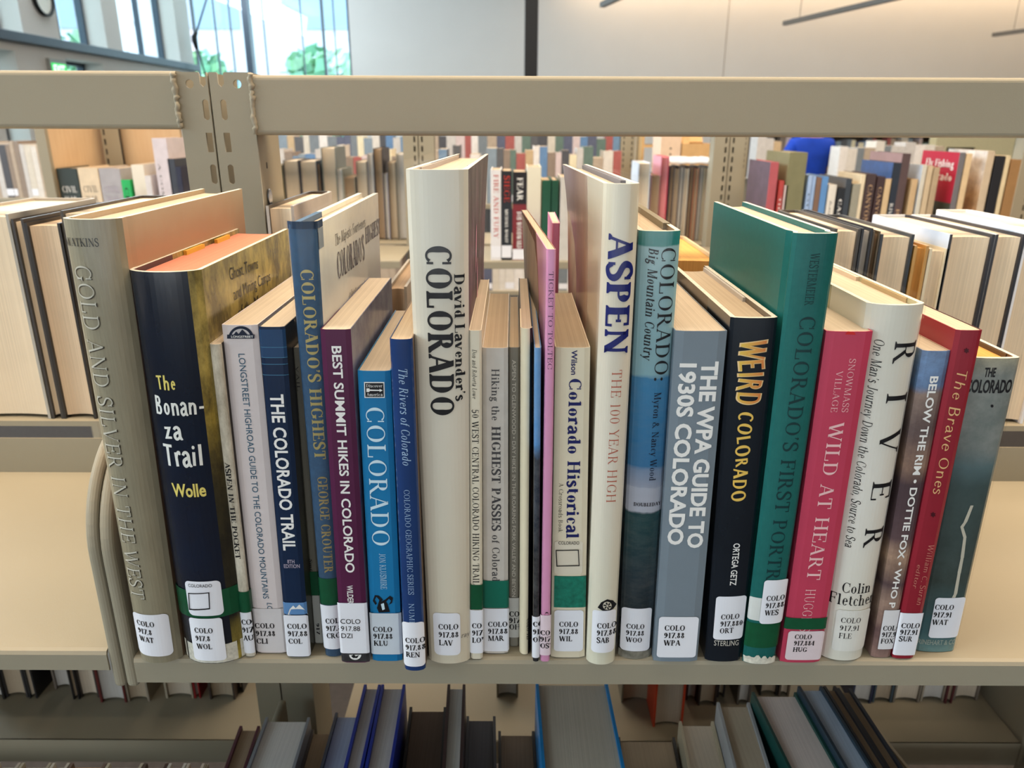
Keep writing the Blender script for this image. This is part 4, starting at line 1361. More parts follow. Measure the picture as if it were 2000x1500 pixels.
# 12 ---- lowe
c = P('ivory_paper_cover', (224, 214, 192), .5, .15, var=.04)
b = Book('book', 'narrow ivory booklet with small black italic and capital lettering right of the tallest book', (915, 648), (941, 646), (943, 1287), (919, 1286), 1288, c, None, CREAM, .15, False, .0006)
b.down('Don and Roberta Lowe', SERIF_ITALIC, 684, 780, .26, .62, INK)
b.down('50 WEST CENTRAL COLORADO HIKING TRAILS', SERIF, 801, 1150, .22, .74, INK)
b.band('green_tape', 1143, 1191, 0, 1, GREEN_TAPE)
b.lab(1192, 1276, 0, 1, ['COLO', '917.88', 'LOW'], 1217, .16, 10, 14, 1.2, r=.0002)
b.done()
# 13 ---- mar
c = P('grey_white_cover', (204, 196, 186), .5, .1, var=.06, vscale=90)
b = Book('book', 'grey-white paperback lettered in grey capitals with a teal tape band', (941, 681), (993, 681), (993, 1275), (944, 1275), 1277, c, None, TAN, .15, False, .0005)
GRI = P('charcoal_ink', (70, 68, 70), .5, var=.1)
b.down('Hiking the', SERIF, 722, 822, .36, .66, GRI)
b.down('HIGHEST PASSES', SERIF_BOLD, 834, 1038, .36, .70, GRI)
b.down('of Colorado', SERIF, 1046, 1146, .36, .66, GRI)
b.band('teal_tape', 1135, 1188, 0, 1, P('sea_green_tape', (20, 106, 86), .4, .2, var=.1))
b.lab(1189, 1272, 0, 1, ['COLO', '917.88', 'MAR'], 1214, .2, 10, 13.6, 1.22, r=.001)
b.done()
# 14 ---- aspen to glenwood
c = P('warm_grey_cover', (128, 124, 114), .5, .1, var=.05)
b = Book('book', 'narrow warm grey booklet with spaced white capitals beside the grey-white paperback', (993, 681), (1016, 679), (1014, 1262), (994, 1262), 1263, c, None, TAN, .14, False, .0004)
b.down('ASPEN TO GLENWOOD \u2022 DAY HIKES IN THE ROARING FORK VALLEY AND BEYOND', SANS, 704, 1175, .30, .64, P('soft_white_ink', (206, 200, 188), .4, var=0))
b.lab(1168, 1245, 0, 1, ['COLO', '917', 'OH'], 1194, .08, 10, 12.6, 1.22, r=.0001, mat=P('label_grey', (190, 190, 186), .5))
b.done()
# 15 ---- cream bulging
c = P('cream_cover', (232, 220, 190), .5, .15, var=.04)
sd = P('black_cover', (26, 24, 26), .4, .3, var=.2)
b = Book('book', 'slim cream booklet with a bulging fold and black back beside the narrow grey one', (1016, 644), (1041, 642), (1036, 1277), (1014, 1275), 1279, c, sd, CREAM, .15, False, .003, split=.78)
b.down('COLO 917', SERIF_BOLD, 1208, 1250, .66, .95, INK, .0012)
b.done()
# 16 ---- black / blue
c = art('black_blue_cover', [(0, (18, 18, 22)), (.35, (20, 20, 26)), (.55, (34, 44, 60)), (.68, (20, 30, 44)), (.72, (86, 140, 196)), (1, (100, 150, 200))], tall(1050, 681, 1046, 1293), .05, 40, (200, 200, 200), 60, .12, rough=.25, coat=.6)
b = Book('book', 'very thin glossy black booklet turning sky blue at the top, left of the pink spine', (1043, 681), (1058, 681), (1053, 1292), (1040, 1292), 1293, c, None, CREAM, .16, False, .001)
b.lab(1205, 1285, 0, 1, ['COLO', '917', 'OH'], 1214, .1, 10, 15, 1.2, r=.0001)
b.done()
# 17 ---- ticket to toltec
c = P('pink_cover', (216, 148, 184), .35, .35, var=.05)
sd = art('brown_photo_cover', [(0, (40, 36, 34)), (.55, (44, 40, 36)), (.68, (90, 76, 66)), (.8, (170, 110, 90)), (.9, (190, 130, 100)), (1, (150, 110, 96))], .265, .12, 26, (50, 44, 40), 60, .6, rough=.5, coat=0)
b = Book('book', 'slim pink-spined paperback with dark serif capitals and a brown photo cover', (1067, 489), (1087, 488), (1074, 1292), (1055, 1292), 1293, c, sd, CREAM, .2, False, .0006, splay=(-.06, -.06))
b.down('TICKET TO TOLTEC', SERIF_LIGHT, 532, 722, .28, .76, P('plum_ink', (60, 34, 60), .4, var=0))
b.down('C', SERIF, 1196, 1206, .4, .8, INK)
b.lab(1202, 1280, 0, 1, ['COLO', '917.88', 'OST'], 1231, .04, 9.5, 12.6, 1.2, r=.0001, mat=P('label_pink_film', (228, 208, 216), .3, .4))
b.done()
# 18 ---- wilson
c = P('ivory_card_cover', (226, 214, 188), .45, .15, var=.04)
b = Book('book', 'chunky ivory paperback with bold navy title and a worn teal tape patch', (1084, 682), (1154, 679), (1143, 1283), (1075, 1283), 1285, c, None, TAN, .15, False, .0006)
NVY = P('deep_navy_ink', (24, 30, 92), .4, var=0)
b.down('Wilson', SANS_B, 685, 733, .46, .62, NVY)
b.down('Colorado Historical', SERIF_BOLD, 741, 1052, .40, .76, NVY)
b.down('A Crossroads Book', SERIF_LIGHT, 945, 1041, .17, .29, INK)
mb = MB(); b.patch(1058, 1122, .07, .88, P('sticker_ivory', (222, 212, 192), .4, .2), .002, .0002, mb)
b.level('COLORADO', SANS, 1064, 1058, .18, .77, INK, .0005, mb)
emblem_box(b, mb, 1086, 1074, 1130, 1106, 1.6, -1)
b.ch.append(('state_outline_sticker', mb, None))
b.band('teal_tape', 1126, 1187, .08, .98, TEAL_TAPE)
b.lab(1192, 1272, .1, .92, ['COLO', '917.88', 'WIL'], 1214, .24, 10, 14, 1.22)
b.done()
# 19 ---- aspen
c = art('ivory_white_jacket', [(0, (216, 212, 190)), (.5, (224, 216, 200)), (1, (216, 206, 184))], .3, .1, 6, rough=.22, coat=.7)
sd = art('aspen_photo_jacket', [(0, (216, 218, 212)), (.22, (208, 202, 192)), (.42, (178, 146, 122)), (.6, (138, 108, 100)), (.8, (146, 122, 124)), (1, (160, 150, 156))], .2, .14, 14, (100, 80, 82), 40, .35, rough=.4, coat=.2, axis=1, stretch=(1, 1, .5))
b = Book('book', 'tall ivory book with giant navy five-letter title above thin red capitals', (1181, 362), (1254, 359), (1203, 1292), (1146, 1292), 1299, c, sd, CREAM, .2, True, .0045, splay=(-.05, -.05), wear=True)
b.down('ASPEN', SERIF_FAT, 458, 692, .17, .86, P('royal_ink', (26, 34, 104), .35, var=0))
REDI = P('brick_ink', (180, 92, 72), .4, var=0)
b.down('THE 100 YEAR HIGH', SERIF_LIGHT, 724, 982, .42, .72, REDI)
eye = [(1167, 1187), (1174, 1177), (1186, 1171), (1198, 1173), (1206, 1180), (1200, 1188), (1190, 1194), (1178, 1194)]
b.draw([eye], INK, .0003)
b.draw([[(1186 + 9 * math.cos(R(a)), 1183 + 8 * math.sin(R(a))) for a in range(0, 360, 30)]], P('ivory_print', (220, 212, 194), .4, var=0), .0006)
for k in range(6):
    a = R(60 * k)
    b.draw([[(1186 + 2 * math.cos(a), 1183 + 2 * math.sin(a)), (1186 + 8 * math.cos(a), 1183 + 7 * math.sin(a)), (1186 + 8 * math.cos(a + .4), 1183 + 7 * math.sin(a + .4)), (1186 + 3 * math.cos(a + .9), 1183 + 3 * math.sin(a + .9))]], INK, .0009)
b.lab(1193, 1275, .14, .92, ['COLO', '917.88', 'SAB'], 1217, .30, 10.5, 14, 1.2)
b.film(.003)
b.flap(.86, .03, .19, (96, 96, 104), w_=.006); b.flap(.10, .05, .19, (206, 204, 204))
b.done()
# 20 ---- big mountain country
c = art('lake_picture_jacket', [(0, (34, 38, 44)), (.06, (20, 26, 32)), (.22, (40, 54, 62)), (.36, (34, 66, 70)), (.385, (34, 66, 70)), (.39, (176, 178, 190)), (.445, (172, 176, 190)), (.45, (150, 158, 176)), (.49, (120, 140, 168)), (.5, (52, 112, 156)), (.7, (62, 126, 168)), (.705, (134, 172, 182)), (.97, (150, 184, 188)), (.972, (44, 128, 124)), (1, (50, 132, 128))], tall(1291, 453, 1241, 1286), .012, 60,
        (150, 150, 140), 60, .08, rough=.22, coat=.7, stretch=(1, 1, 2.5))
b = Book('book', 'blue lake-picture jacket, pale at the top and dark below, with two lines of black lettering', (1249, 454), (1333, 452), (1274, 1282), (1209, 1283), 1286, c, P('brown_jacket_side', (110, 92, 70), .3, .5, var=.3), TAN, .2, True, .0035, wear=True)
b.down('COLORADO:', SERIF, 486, 745, .54, .90, INK)
b.down('Big Mountain Country', SERIF_BI, 486, 706, .24, .47, INK)
b.down('Myron & Nancy Wood', SERIF, 768, 940, .58, .76, NAVYINK)
b.level('DOUBLEDAY', SERIF_BOLD, 990, 983, .2, .96, INK)
b.lab(1189, 1272, .04, .90, ['COLO', '917.88', 'WOO'], 1219, .18, 9.5, 13, 1.22)
b.patch(1273, 1287, .0, 1, P('scuffed_edge', (120, 116, 104), .8, var=.6, vscale=150), e=.0002)
b.film(.0025)
b.flap(.88, .03, .19, (120, 112, 92), w_=.004, up=.002)
b.done()
# 21 ---- wpa
c = P('slate_grey_cover', (120, 132, 142), .45, .15, var=.03)
b = Book('book', 'slate grey paperback with two columns of heavy white capitals', (1319, 648), (1422, 648), (1363, 1290), (1276, 1290), 1293, c, None, CREAM, .15, False, .0004)
b.down('THE WPA GUIDE TO', ('sans', .05), 707, 1071, .56, .86, WHITE)
b.down('1930S COLORADO', ('sans', .05), 711, 1065, .14, .44, WHITE)
b.lab(1205, 1284, .07, .93, ['COLO', '917.88', 'WPA'], 1221, .2, 10.5, 14.5, 1.25)
b.done()
# 22 ---- weird
c = P('blue_black_cover', (24, 30, 38), .25, .6, var=.15, vscale=15)
sd = P('grey_brown_cover', (96, 86, 74), .4, .4, var=.2)
b = Book('book', 'blue-black hardcover with jagged orange and yellow hand-drawn lettering', (1428, 625), (1523, 620), (1448, 1290), (1378, 1289), 1293, c, sd, TAN, .165, True, .002, wear=True)
OR1 = art('orange_fade_ink', [(0, (226, 196, 84)), (.5, (222, 130, 70)), (1, (206, 84, 62))], .034, .02, 30, axis=0, off=-.013)
b.down('WEIRD', (Face(st=.2, hl=.14, sf=0, sh=0, track=.04), .12), 664, 792, .24, .78, P('cream_ink', (238, 206, 150), .4, var=0), .00028)
b.down('WEIRD', (Face(st=.16, hl=.1, sf=0, sh=0, track=.08), .12), 666, 790, .27, .75, OR1, .0005)
b.down('COLORADO', (Face(st=.19, hl=.12, sf=0, sh=0, track=.04), .16), 806, 980, .32, .66, P('mustard_ink', (232, 192, 92), .4, var=0))
b.down('ORTEGA GETZ', SANS_B, 1062, 1144, .48, .64, WHITE)
b.lab(1166, 1250, .16, .96, ['COLO', '917.8804', 'ORT'], 1200, .32, 10, 13.5, 1.2, tilt=.0006)
b.level('STERLING', SANS, 1262, 1252, .2, .88, P('soft_white_ink', (206, 200, 188), .4, var=0))
b.flap(.90, .055, .16, (188, 182, 176), w_=.004); b.flap(.08, .02, .15, (160, 156, 152), w_=.003)
b.done()
# 23 ---- green cloth
c = art('teal_green_cloth', [(0, (16, 88, 84)), (.5, (22, 98, 94)), (1, (14, 92, 88))], .27, .1, 20, (30, 106, 100), 200, .35, rough=.5, coat=.2)
b = Book('book', 'big teal green cloth book with dark embossed lettering and frayed white corners', (1553, 457), (1643, 458), (1518, 1286), (1453, 1289), 1298, c, c, CREAM, .175, True, .0028, joint=.0016, wear=True)
DKG = P('dark_green_ink', (8, 50, 52), .5, var=0)
b.down('WESTERMEIER', STENCIL, 496, 598, .40, .60, DKG)
b.down("COLORADO'S FIRST PORTRAIT", SERIF, 620, 1190, .34, .72, DKG)
b.patch(1170, 1214, .0, .7, P('label_paper_old', (210, 212, 208), .5), .001, .0002)
b.lab(1133, 1218, .30, 1.0, ['COLO', '917.883', 'WES'], 1163, .42, 10, 14, 1.2, e=.0009)
b.band('green_tape', 1219, 1266, 0, 1, GREEN_TAPE)
rf = random.Random(3)
pts = [(1455 + 62 * i / 14, 1285 + rf.uniform(-5, 3) - 4 * abs(i / 7 - 1) ** 2) for i in range(15)]
b.draw([[(pts[i][0], 1297 - 6 * abs(i / 7 - 1) ** 3), (pts[i + 1][0], 1297 - 6 * abs((i + 1) / 7 - 1) ** 3), pts[i + 1], pts[i]] for i in range(14)], FRAY, .0004)
b.done()
# 24 ---- wild at heart
c = P('raspberry_cover', (190, 62, 88), .4, .25, var=.05)
b = Book('book', 'raspberry red paperback with pale serif capitals and a green tape band', (1615, 649), (1708, 649), (1603, 1293), (1524, 1293), 1295, c, None, CREAM, .15, False, .0008)
ROS = P('rose_white_ink', (236, 192, 192), .4, var=0)
b.down('SNOWMASS', SERIF_LIGHT, 702, 806, .56, .70, ROS)
b.down('VILLAGE', SERIF_LIGHT, 726, 806, .32, .46, ROS)
b.down('WILD AT HEART', SERIF, 826, 1133, .34, .66, ROS)
b.down('HUGGINS', SERIF_LIGHT, 1152, 1234, .36, .60, ROS)
b.band('green_tape', 1208, 1230, -.02, 1, GREEN_TAPE)
b.lab(1233, 1289, .1, .98, ['COLO', '917.884', 'HUG'], 1239, .26, 9, 12.4, 1.22, mat=P('label_rose_film', (222, 206, 210), .3, .4))
b.draw([[(1650, 654), (1655, 648), (1668, 650), (1671, 655)]], P('red_ink_mark', (206, 40, 36), .5, var=0), .0004)
b.done()
# 25 ---- river
c = art('white_jacket', [(0, (224, 220, 206)), (.5, (228, 224, 214)), (1, (214, 210, 196))], .25, .1, 10, rough=.22, coat=.7)
sd = P('pale_olive_jacket', (176, 172, 140), .25, .6, var=.1)
b = Book('book', 'thick white jacketed book with five huge spaced black capitals down its spine', (1702, 597), (1818, 598), (1695, 1277), (1608, 1283), 1291, c, sd, CREAM, .17, True, .006, wear=True)
for ch, y0, y1 in (('R', 668, 712), ('I', 770, 789), ('V', 842, 888), ('E', 942, 978), ('R', 1033, 1071)):
    b.down(ch, SERIF, y0, y1, .50, .92, INK)
b.down("One Man's Journey Down the Colorado, Source to Sea", SERIF_ITALIC, 666, 1072, .16, .32, INK)
b.level('Colin', SERIF, 1160, 1140, .22, .84, INK)
b.level('Fletcher', SERIF, 1184, 1163, .02, .98, INK)
b.lab(1193, 1272, .18, .94, ['COLO', '917.91', 'FLE'], 1207, .28, 10, 15, 1.25, font=SERIF, mat=P('label_white_film', (226, 224, 216), .3, .4))
b.film(.003)
b.flap(.93, .02, .08, (176, 156, 120), w_=.003); b.flap(.90, .085, .165, (214, 196, 176), w_=.004)
b.done()
# 26 ---- below the rim
c = art('canyon_picture', [(0, (150, 120, 110)), (.1, (120, 92, 88)), (.2, (176, 146, 128)), (.26, (92, 74, 76)), (.36, (190, 156, 130)), (.42, (100, 78, 80)), (.6, (78, 62, 66)), (.66, (160, 128, 108)), (.76, (110, 92, 88)), (.88, (150, 128, 116)), (.9, (110, 140, 180)), (1, (126, 156, 196))], tall(1833, 687, 1721, 1285), .03, 30, (70, 54, 58), 50, .5, rough=.35)
b = Book('book', 'narrow canyon-picture paperback with white bold capitals between white and maroon books', (1803, 688), (1860, 686), (1741, 1283), (1702, 1283), 1285, c, P('pinkish_tan_cover', (176, 146, 130), .4, var=.1), CREAM, .15, False, .0008)
b.down('BELOW THE RIM \u2022 DOTTIE FOX \u2022 WHO P', ('sans', .034), 736, 1188, .40, .68, WHITE)
b.lab(1192, 1268, .22, 1.0, ['COLO', '917.91', 'FOX'], 1222, .3, 9.5, 12.5, 1.2, r=.0006, mat=P('label_white_film', (226, 224, 226), .3, .4))
b.done()
# 27 ---- brave ones
c = P('maroon_cover', (142, 34, 48), .35, .3, var=.06)
b = Book('book', 'slim maroon paperback with cream handwritten lettering', (1868, 648), (1922, 645), (1786, 1285), (1744, 1285), 1287, c, P('dark_maroon_cover', (62, 20, 22), .4, var=.2), CREAM, .15, False, .0006)
CRI = P('cream_script_ink', (226, 182, 128), .4, var=0)
b.down('The Brave Ones', (SCRIPT, .09), 726, 966, .30, .72, CRI)
b.down('William C. Suran', (SCRIPT, .07), 1066, 1182, .58, .82, P('rose_script_ink', (196, 128, 112), .4, var=0))
b.down('editor', (SCRIPT, .05), 1104, 1150, .26, .44, P('rose_script_ink', (196, 128, 112), .4, var=0))
for y in (686, 1006):
    xx = b.edge(y, .5)
    b.draw([[(xx + (6 if k % 2 else 3.5) * math.cos(R(30 * k)), y + (6 if k % 2 else 3.5) * math.sin(R(30 * k))) for k in range(12)]], P('dark_wine_ink', (70, 14, 26), .4, var=0))
b.lab(1198, 1280, .0, 1.0, ['COLO', '917.91', 'SUR'], 1217, .1, 10, 12.8, 1.15, r=.0006)
b.done()
# 28 ---- the colorado
c = art('canyon_grey_green_jacket', [(0, (96, 132, 134)), (.08, (60, 100, 106)), (.26, (56, 66, 62)), (.6, (64, 80, 80)), (.66, (90, 112, 116)), (.72, (132, 136, 132)), (.95, (150, 152, 146)), (1, (184, 176, 150))], tall(1948, 701, 1829, 1274), .03, 30, (78, 92, 90), 50, .5, rough=.3, coat=.5)
b = Book('book', 'grey-green canyon jacket with black level lettering at the right end of the row', (1898, 702), (1998, 700), (1868, 1270), (1790, 1271), 1274, c, P('brown_inner_jacket', (96, 74, 56), .4, var=.1), OCHRE, .17, True, .0018, wear=True)
b.level('THE', SANS_X, 737, 720, .30, .52, INK)
b.level('COLORADO', ('sans', .04), 768, 744, -.0, .92, INK, lim=(-.1, 1))
b.draw([[(1937 + 3 * math.cos(R(a)), 794 + 3 * math.sin(R(a))) for a in range(0, 360, 40)]], INK)
riv = [(1898, 988), (1885, 1020), (1878, 1030), (1884, 1050), (1879, 1090), (1873, 1120), (1866, 1160), (1862, 1168)]
for i in range(len(riv) - 1):
    (xa, ya), (xb, yb) = riv[i], riv[i + 1]
    b.draw([[(xa - 3, ya), (xa + 3, ya), (xb + 3.5, yb), (xb - 3.5, yb)]], P('river_print', (196, 190, 172), .4, var=.1))
b.lab(1168, 1246, .22, .96, ['COLO', '917.91', 'WAT'], 1181, .24, 10, 14.6, 1.22)
b.level('RINEHART & CO', SANS_B, 1260, 1251, .02, .96, P('pale_green_ink', (150, 160, 150), .4, var=0))
b.film(.002)
b.flap(.93, .01, .16, (92, 76, 60), w_=.003)
b.done()

# ------------------------------------------------------------------ plain books of the other rows
DULL = P('dull_black_cover', (34, 34, 38), .4, .3, var=.1)


def gbook(label, xa, xb, Y, z0, H, d, near, cover, page, group, side=None, hard=True, parts=True, lean=0.0, yaw=0.0, art_text=None, lab=None, side_l=None, top_mat=None, bulge=.0035):
    """upright book; near=True shows its spine to the viewer, near=False its fore-edge"""
    t = empty('book', ((xa + xb) / 2, Y, z0), label, 'book', group)
    W = xb - xa; th = min(.0026 if hard else .0006, W * .2); sq = .003 if hard else .0003
    F = lambda u, v, z: (u + lean * z + yaw * v, v, z)
    h = W / 2
    cv = MB()
    side = side or cover; side_l = side_l or side
    if near:
        r = min(.0012, W * .2)
        path = [(-h, d), (-h, r), (-h + r * .3, r * .3), (-h + r, 0), (h - r, 0), (h - r * .3, r * .3), (h, r), (h, d)]
        mats = [side_l, cover, cover, cover, cover, cover, side]
        inn = [(-h + th, d), (-h + th, th + r), (-h + th, th), (-h + th + r, th), (h - th - r, th), (h - th, th), (h - th, th + r), (h - th, d)]
    else:
        path = [(h, 0), (h, d - .004), (h - .004, d), (-h + .004, d), (-h, d - .004), (-h, 0)]
        mats = [side, side, cover, side_l, side_l]
        inn = [(h - th, 0), (h - th, d - .004 - th), (h - .004 - th * .4, d - th), (-h + .004 + th * .4, d - th), (-h + th, d - .004 - th), (-h + th, 0)]
    for i in range(len(path) - 1):
        a, b, p, q = path[i], path[i + 1], inn[i], inn[i + 1]
        m = mats[i]
        cv.poly([F(*a, 0), F(*b, 0), F(*b, H), F(*a, H)], m)
        cv.poly([F(*q, 0), F(*p, 0), F(*p, H), F(*q, H)], m)
        cv.poly([F(*a, H), F(*b, H), F(*q, H), F(*p, H)], m); cv.poly([F(*b, 0), F(*a, 0), F(*p, 0), F(*q, 0)], m)
    for e in (0, -1):
        cv.poly([F(*path[e], 0), F(*inn[e], 0), F(*inn[e], H), F(*path[e], H)], side)
    if art_text:
        for kind, txt, font, a0, a1, u0, u1, m in art_text:
            Q, L = type_polys(txt, font, None, .6)
            for q in Q:
                if kind == 'd': cv.poly([F((u0 + (u1 - u0) * y - .5) * W, -.0004, H * (a0 + (a1 - a0) * x / L)) for x, y in q], m)
                elif kind == 'l': cv.poly([F((u0 + (u1 - u0) * x / L - .5) * W, -.0004, H * (a0 + (a1 - a0) * y)) for x, y in q], m)
                elif kind == 'side': cv.poly([F(-h - .0004, d * (u1 + (u0 - u1) * x / L), H * (a0 + (a1 - a0) * y)) for x, y in q], m)
    pm = page or CREAM
    n = 6
    pb = MB() if parts else cv
    v0 = (th + .0008) if near else sq
    v1 = d - sq if near else d - th - .001
    fr = []; bk = []
    for i in range(n + 1):
        u = -h + th * 1.05 + (W - 2.1 * th) * i / n; k = 4 * (i / n - .5) ** 2
        fr.append((u, v0 + (0 if near else bulge * (1 - k)))); bk.append((u, v1))
    ring = fr + bk[::-1]
    r0 = [F(*p, sq if sq < H else 0) for p in ring]; r1 = [F(*p, H - sq) for p in ring]
    pb.grid([r0, r1], pm, close=True)
    for rr in (r0, r1): pb.grid([rr[:n + 1], rr[n + 1:][::-1]], pm)
    cv.build('cover', t, fix=False)
    if parts: pb.build('page_block', t)
    if lab:
        m = MB(); m.box(-h * lab[2] if len(lab) > 2 else -h + .0006, h - .0006, -.0007, -.0003, H * lab[0], H * lab[1], LABEL)
        m.build('call_number_label', t)
    return t


def K(c, name='printed_cover'): return P(name, c, .4, .25, var=.08)


# ---- far side of the near stack: page edges towards us
FYD = .695
GR = 'page edges behind the front shelf'


def fore(label, x0, x1, ytop, z0, pagem, cl, cr=None, d=.155, lean=0.0, yref=None, hard=True, extra=None, y=FYD):
    yr = yref or (ytop + 822) / 2
    a = on_y(x0, yr, y).x; c = on_y(x1, yr, y).x
    H = on_y((x0 + x1) / 2, ytop, y).z - z0
    return gbook(label, a, c, y, z0, H, d, False, cl, pagem, GR, side=cr or cl, side_l=cl, hard=hard, lean=lean)


fz = FZ + .0002; fz2 = FZ2 + .0002
fore('hardback turned page edges out at the far left, cut by the picture edge', -90, 58, 418, fz, FORE, P('grey_paper_cover', (170, 166, 158), .5))
fore('thin dark volume between the two thick page blocks at the left', 62, 85, 428, fz, FORE, K((60, 56, 54)), lean=0)
fore('thick hardback with even tan page edges next to the olive-grey jacketed book', 86, 153, 436, fz, pages('even_tan', (222, 196, 166)), K((44, 40, 38)))
fore('pale volume mostly hidden behind the olive-grey jacketed book', 156, 240, 412, fz, FORE, K((46, 42, 40)))
fore('pale-backed book with dark front standing just right of the slotted post', 540, 592, 402, fz2, FORE, K((60, 54, 52)), K((196, 186, 176)), lean=0)
fore('brown page block low between the blue and ivory books', 762, 800, 560, fz2, BROWNP, K((150, 140, 124)))
fore('squat book with orange-tan pages behind the slate grey paperback', 1246, 1390, 505, fz2, OCHRE, K((196, 170, 130)), d=.15, lean=0)
RT = [(1625, 1676, 447, FORE, (70, 66, 62), 'grey-edged hardback directly right of the teal green cloth book'),
      (1678, 1700, 446, GREYP, (40, 42, 48), 'thin dark-covered volume with glossy jacket behind the white jacketed book'),
      (1700, 1714, 452, BROWNP, (90, 78, 60), 'narrow brown volume between two dark covers behind the white jacketed book'),
      (1714, 1780, 458, FORE, (52, 58, 64), 'hardback with cream pages and dark grey boards behind the white jacketed book'),
      (1780, 1808, 480, OCHRE, (196, 150, 84), 'short ochre-edged paperback behind the white jacketed book'),
      (1809, 1846, 486, FORE, (226, 214, 186), 'cream paperback standing between the ochre one and the pale blue jacket'),
      (1848, 1936, 458, FORE, (206, 214, 226), 'tall thick hardback in a pale blue jacket at the right'),
      (1937, 1996, 458, FORE, (230, 230, 232), 'thick hardback in a white jacket near the right picture edge'),
      (1998, 2080, 446, FORE, (226, 226, 230), 'white-jacketed hardback cut by the right picture edge')]
for x0, x1, yt, pm, c, lab in RT:
    yr = (yt + 822) / 2
    k = .93 - (x1 - 1650) * .0     # verticals fan out: take the columns where they are read, near the top
    a = on_y(x0, yt + 40, FYD).x; c2 = on_y(x1, yt + 40, FYD).x
    H = on_y((x0 + x1) / 2, yt, FYD).z - fz2
    right = K((44, 44, 50)) if (x0 in (1848, 1937)) else K(c)
    gbook(lab, a, c2, FYD, fz2, H, .16, False, K(c), pm, GR, side=right, side_l=K(c))
# slim pink book pushed far back on the front shelf
a = on_y(1078, 470, .60).x; c = on_y(1093, 470, .60).x
gbook('slim pink booklet pushed far back between the pink-spined and ivory navy-titled books', a, c, .60, SH, on_y(1086, 436, .60).z - SH, .08, True, K((226, 130, 170)), PALE, None, hard=False, lab=(.3, .42))

# ---- lower shelf on this side: we look down on the tops
LOWG = 'books on the lower shelf'
_prev = [-9]
def low(label, xf0, xf1, yfar, cl, pagem, cr=None, Yf=.575, d=.16, vp=(1000, 240), xn=None, hard=True, ext=None, z=None):
    """far end of the top edge read at row yfar; the book runs back to depth Yf"""
    zt = on_y((xf0 + xf1) / 2, yfar, Yf).z
    a = on_z(xf0, yfar, zt); c = on_z(xf1, yfar, zt)
    sl = 0.0
    if xn is not None:           # where the left edge leaves the frame at row 1500
        q = on_z(xn, 1500, zt); sl = (a.x - q.x) / (a.y - q.y)
    Y = Yf - d
    near_l = a.x - sl * d
    if near_l < _prev[0] + .0004: near_l = _prev[0] + .0004; sl = (a.x - near_l) / d
    _prev[0] = near_l + (c.x - a.x)
    gbook(label, a.x - sl * d, c.x - sl * d, Y, SL + .0002, zt - SL, d, True, cl, pagem, LOWG, side=cr or cl, side_l=cl, hard=hard, yaw=sl)


LOW = [('maroon hardback with dark boards, leftmost on the lower shelf', 468, 508, 1418, (74, 30, 40), BROWNP, 438),
       ('grey-topped paperback with a pencil-grey smudge across its pages on the lower shelf', 519, 606, 1401, (120, 122, 126), GREYP, 470),
       ('brownish paperback beside the smudged grey one on the lower shelf', 608, 652, 1425, (70, 62, 60), BROWNP, 580),
       ('blue-grey topped hardback left of the two royal blue books', 655, 706, 1392, (52, 56, 66), pages('blue_grey', (150, 158, 176)), 622),
       ('royal blue hardback, left one of the pair on the lower shelf', 711, 744, 1337, (22, 44, 140), pages('silver', (190, 184, 182)), 671),
       ('royal blue hardback with a wide blue cover, right one of the pair', 745, 792, 1337, (22, 44, 140), pages('silver', (190, 184, 182)), 712),
       ('dark brown paged book with black boards right of the royal blue pair', 800, 872, 1381, (24, 24, 26), pages('umber', (104, 88, 76)), 786),
       ('tall grey-paged book right of the dark brown one on the lower shelf', 874, 909, 1337, (64, 46, 44), GREYP, 862),
       ('charcoal-topped paperback on the lower shelf below the tallest ivory book', 911, 968, 1399, (70, 70, 74), pages('charcoal', (98, 96, 98)), 900),
       ('brown-paged book with black boards left of the cyan blue one', 973, 1044, 1428, (26, 26, 28), pages('umber', (128, 110, 92)), 968),
       ('thick hardback with cyan blue boards and grey pages on the lower shelf', 1046, 1186, 1330, (24, 120, 180), pages('stone', (186, 176, 160)), 1044),
       ('tan-paged book with black boards right of the cyan blue one', 1206, 1318, 1440, (28, 26, 26), pages('sand', (170, 150, 124)), 1206),
       ('cream-topped paperback in the middle of the lower shelf', 1326, 1394, 1409, (190, 178, 150), PALE, 1332),
       ('book with a pale glossy jacket leaning left of the green one on the lower shelf', 1400, 1464, 1372, (150, 150, 150), pages('sand', (176, 160, 138)), 1408),
       ('dark green hardback with pinkish-white pages on the lower shelf', 1468, 1556, 1352, (22, 62, 56), pages('rose_white', (206, 192, 184)), 1540),
       ('blue-topped hardback with glossy dark boards right of the green one', 1558, 1606, 1340, (34, 50, 62), pages('ice', (164, 176, 192)), 1640),
       ('speckled black book right of the blue-topped one on the lower shelf', 1608, 1632, 1340, (30, 30, 34), BROWNP, 1690),
       ('slim black hardback with a bright edge, last of the tall leaning ones', 1634, 1662, 1344, (34, 38, 46), BROWNP, 1722),
       ('plain tan paperback, rightmost on the lower shelf', 1666, 1700, 1404, (170, 152, 124), TAN, 1740)]
for lab, x0, x1, yt, c, pm, xn in LOW:
    low(lab, x0, x1, yt, K(c), pm, xn=xn)
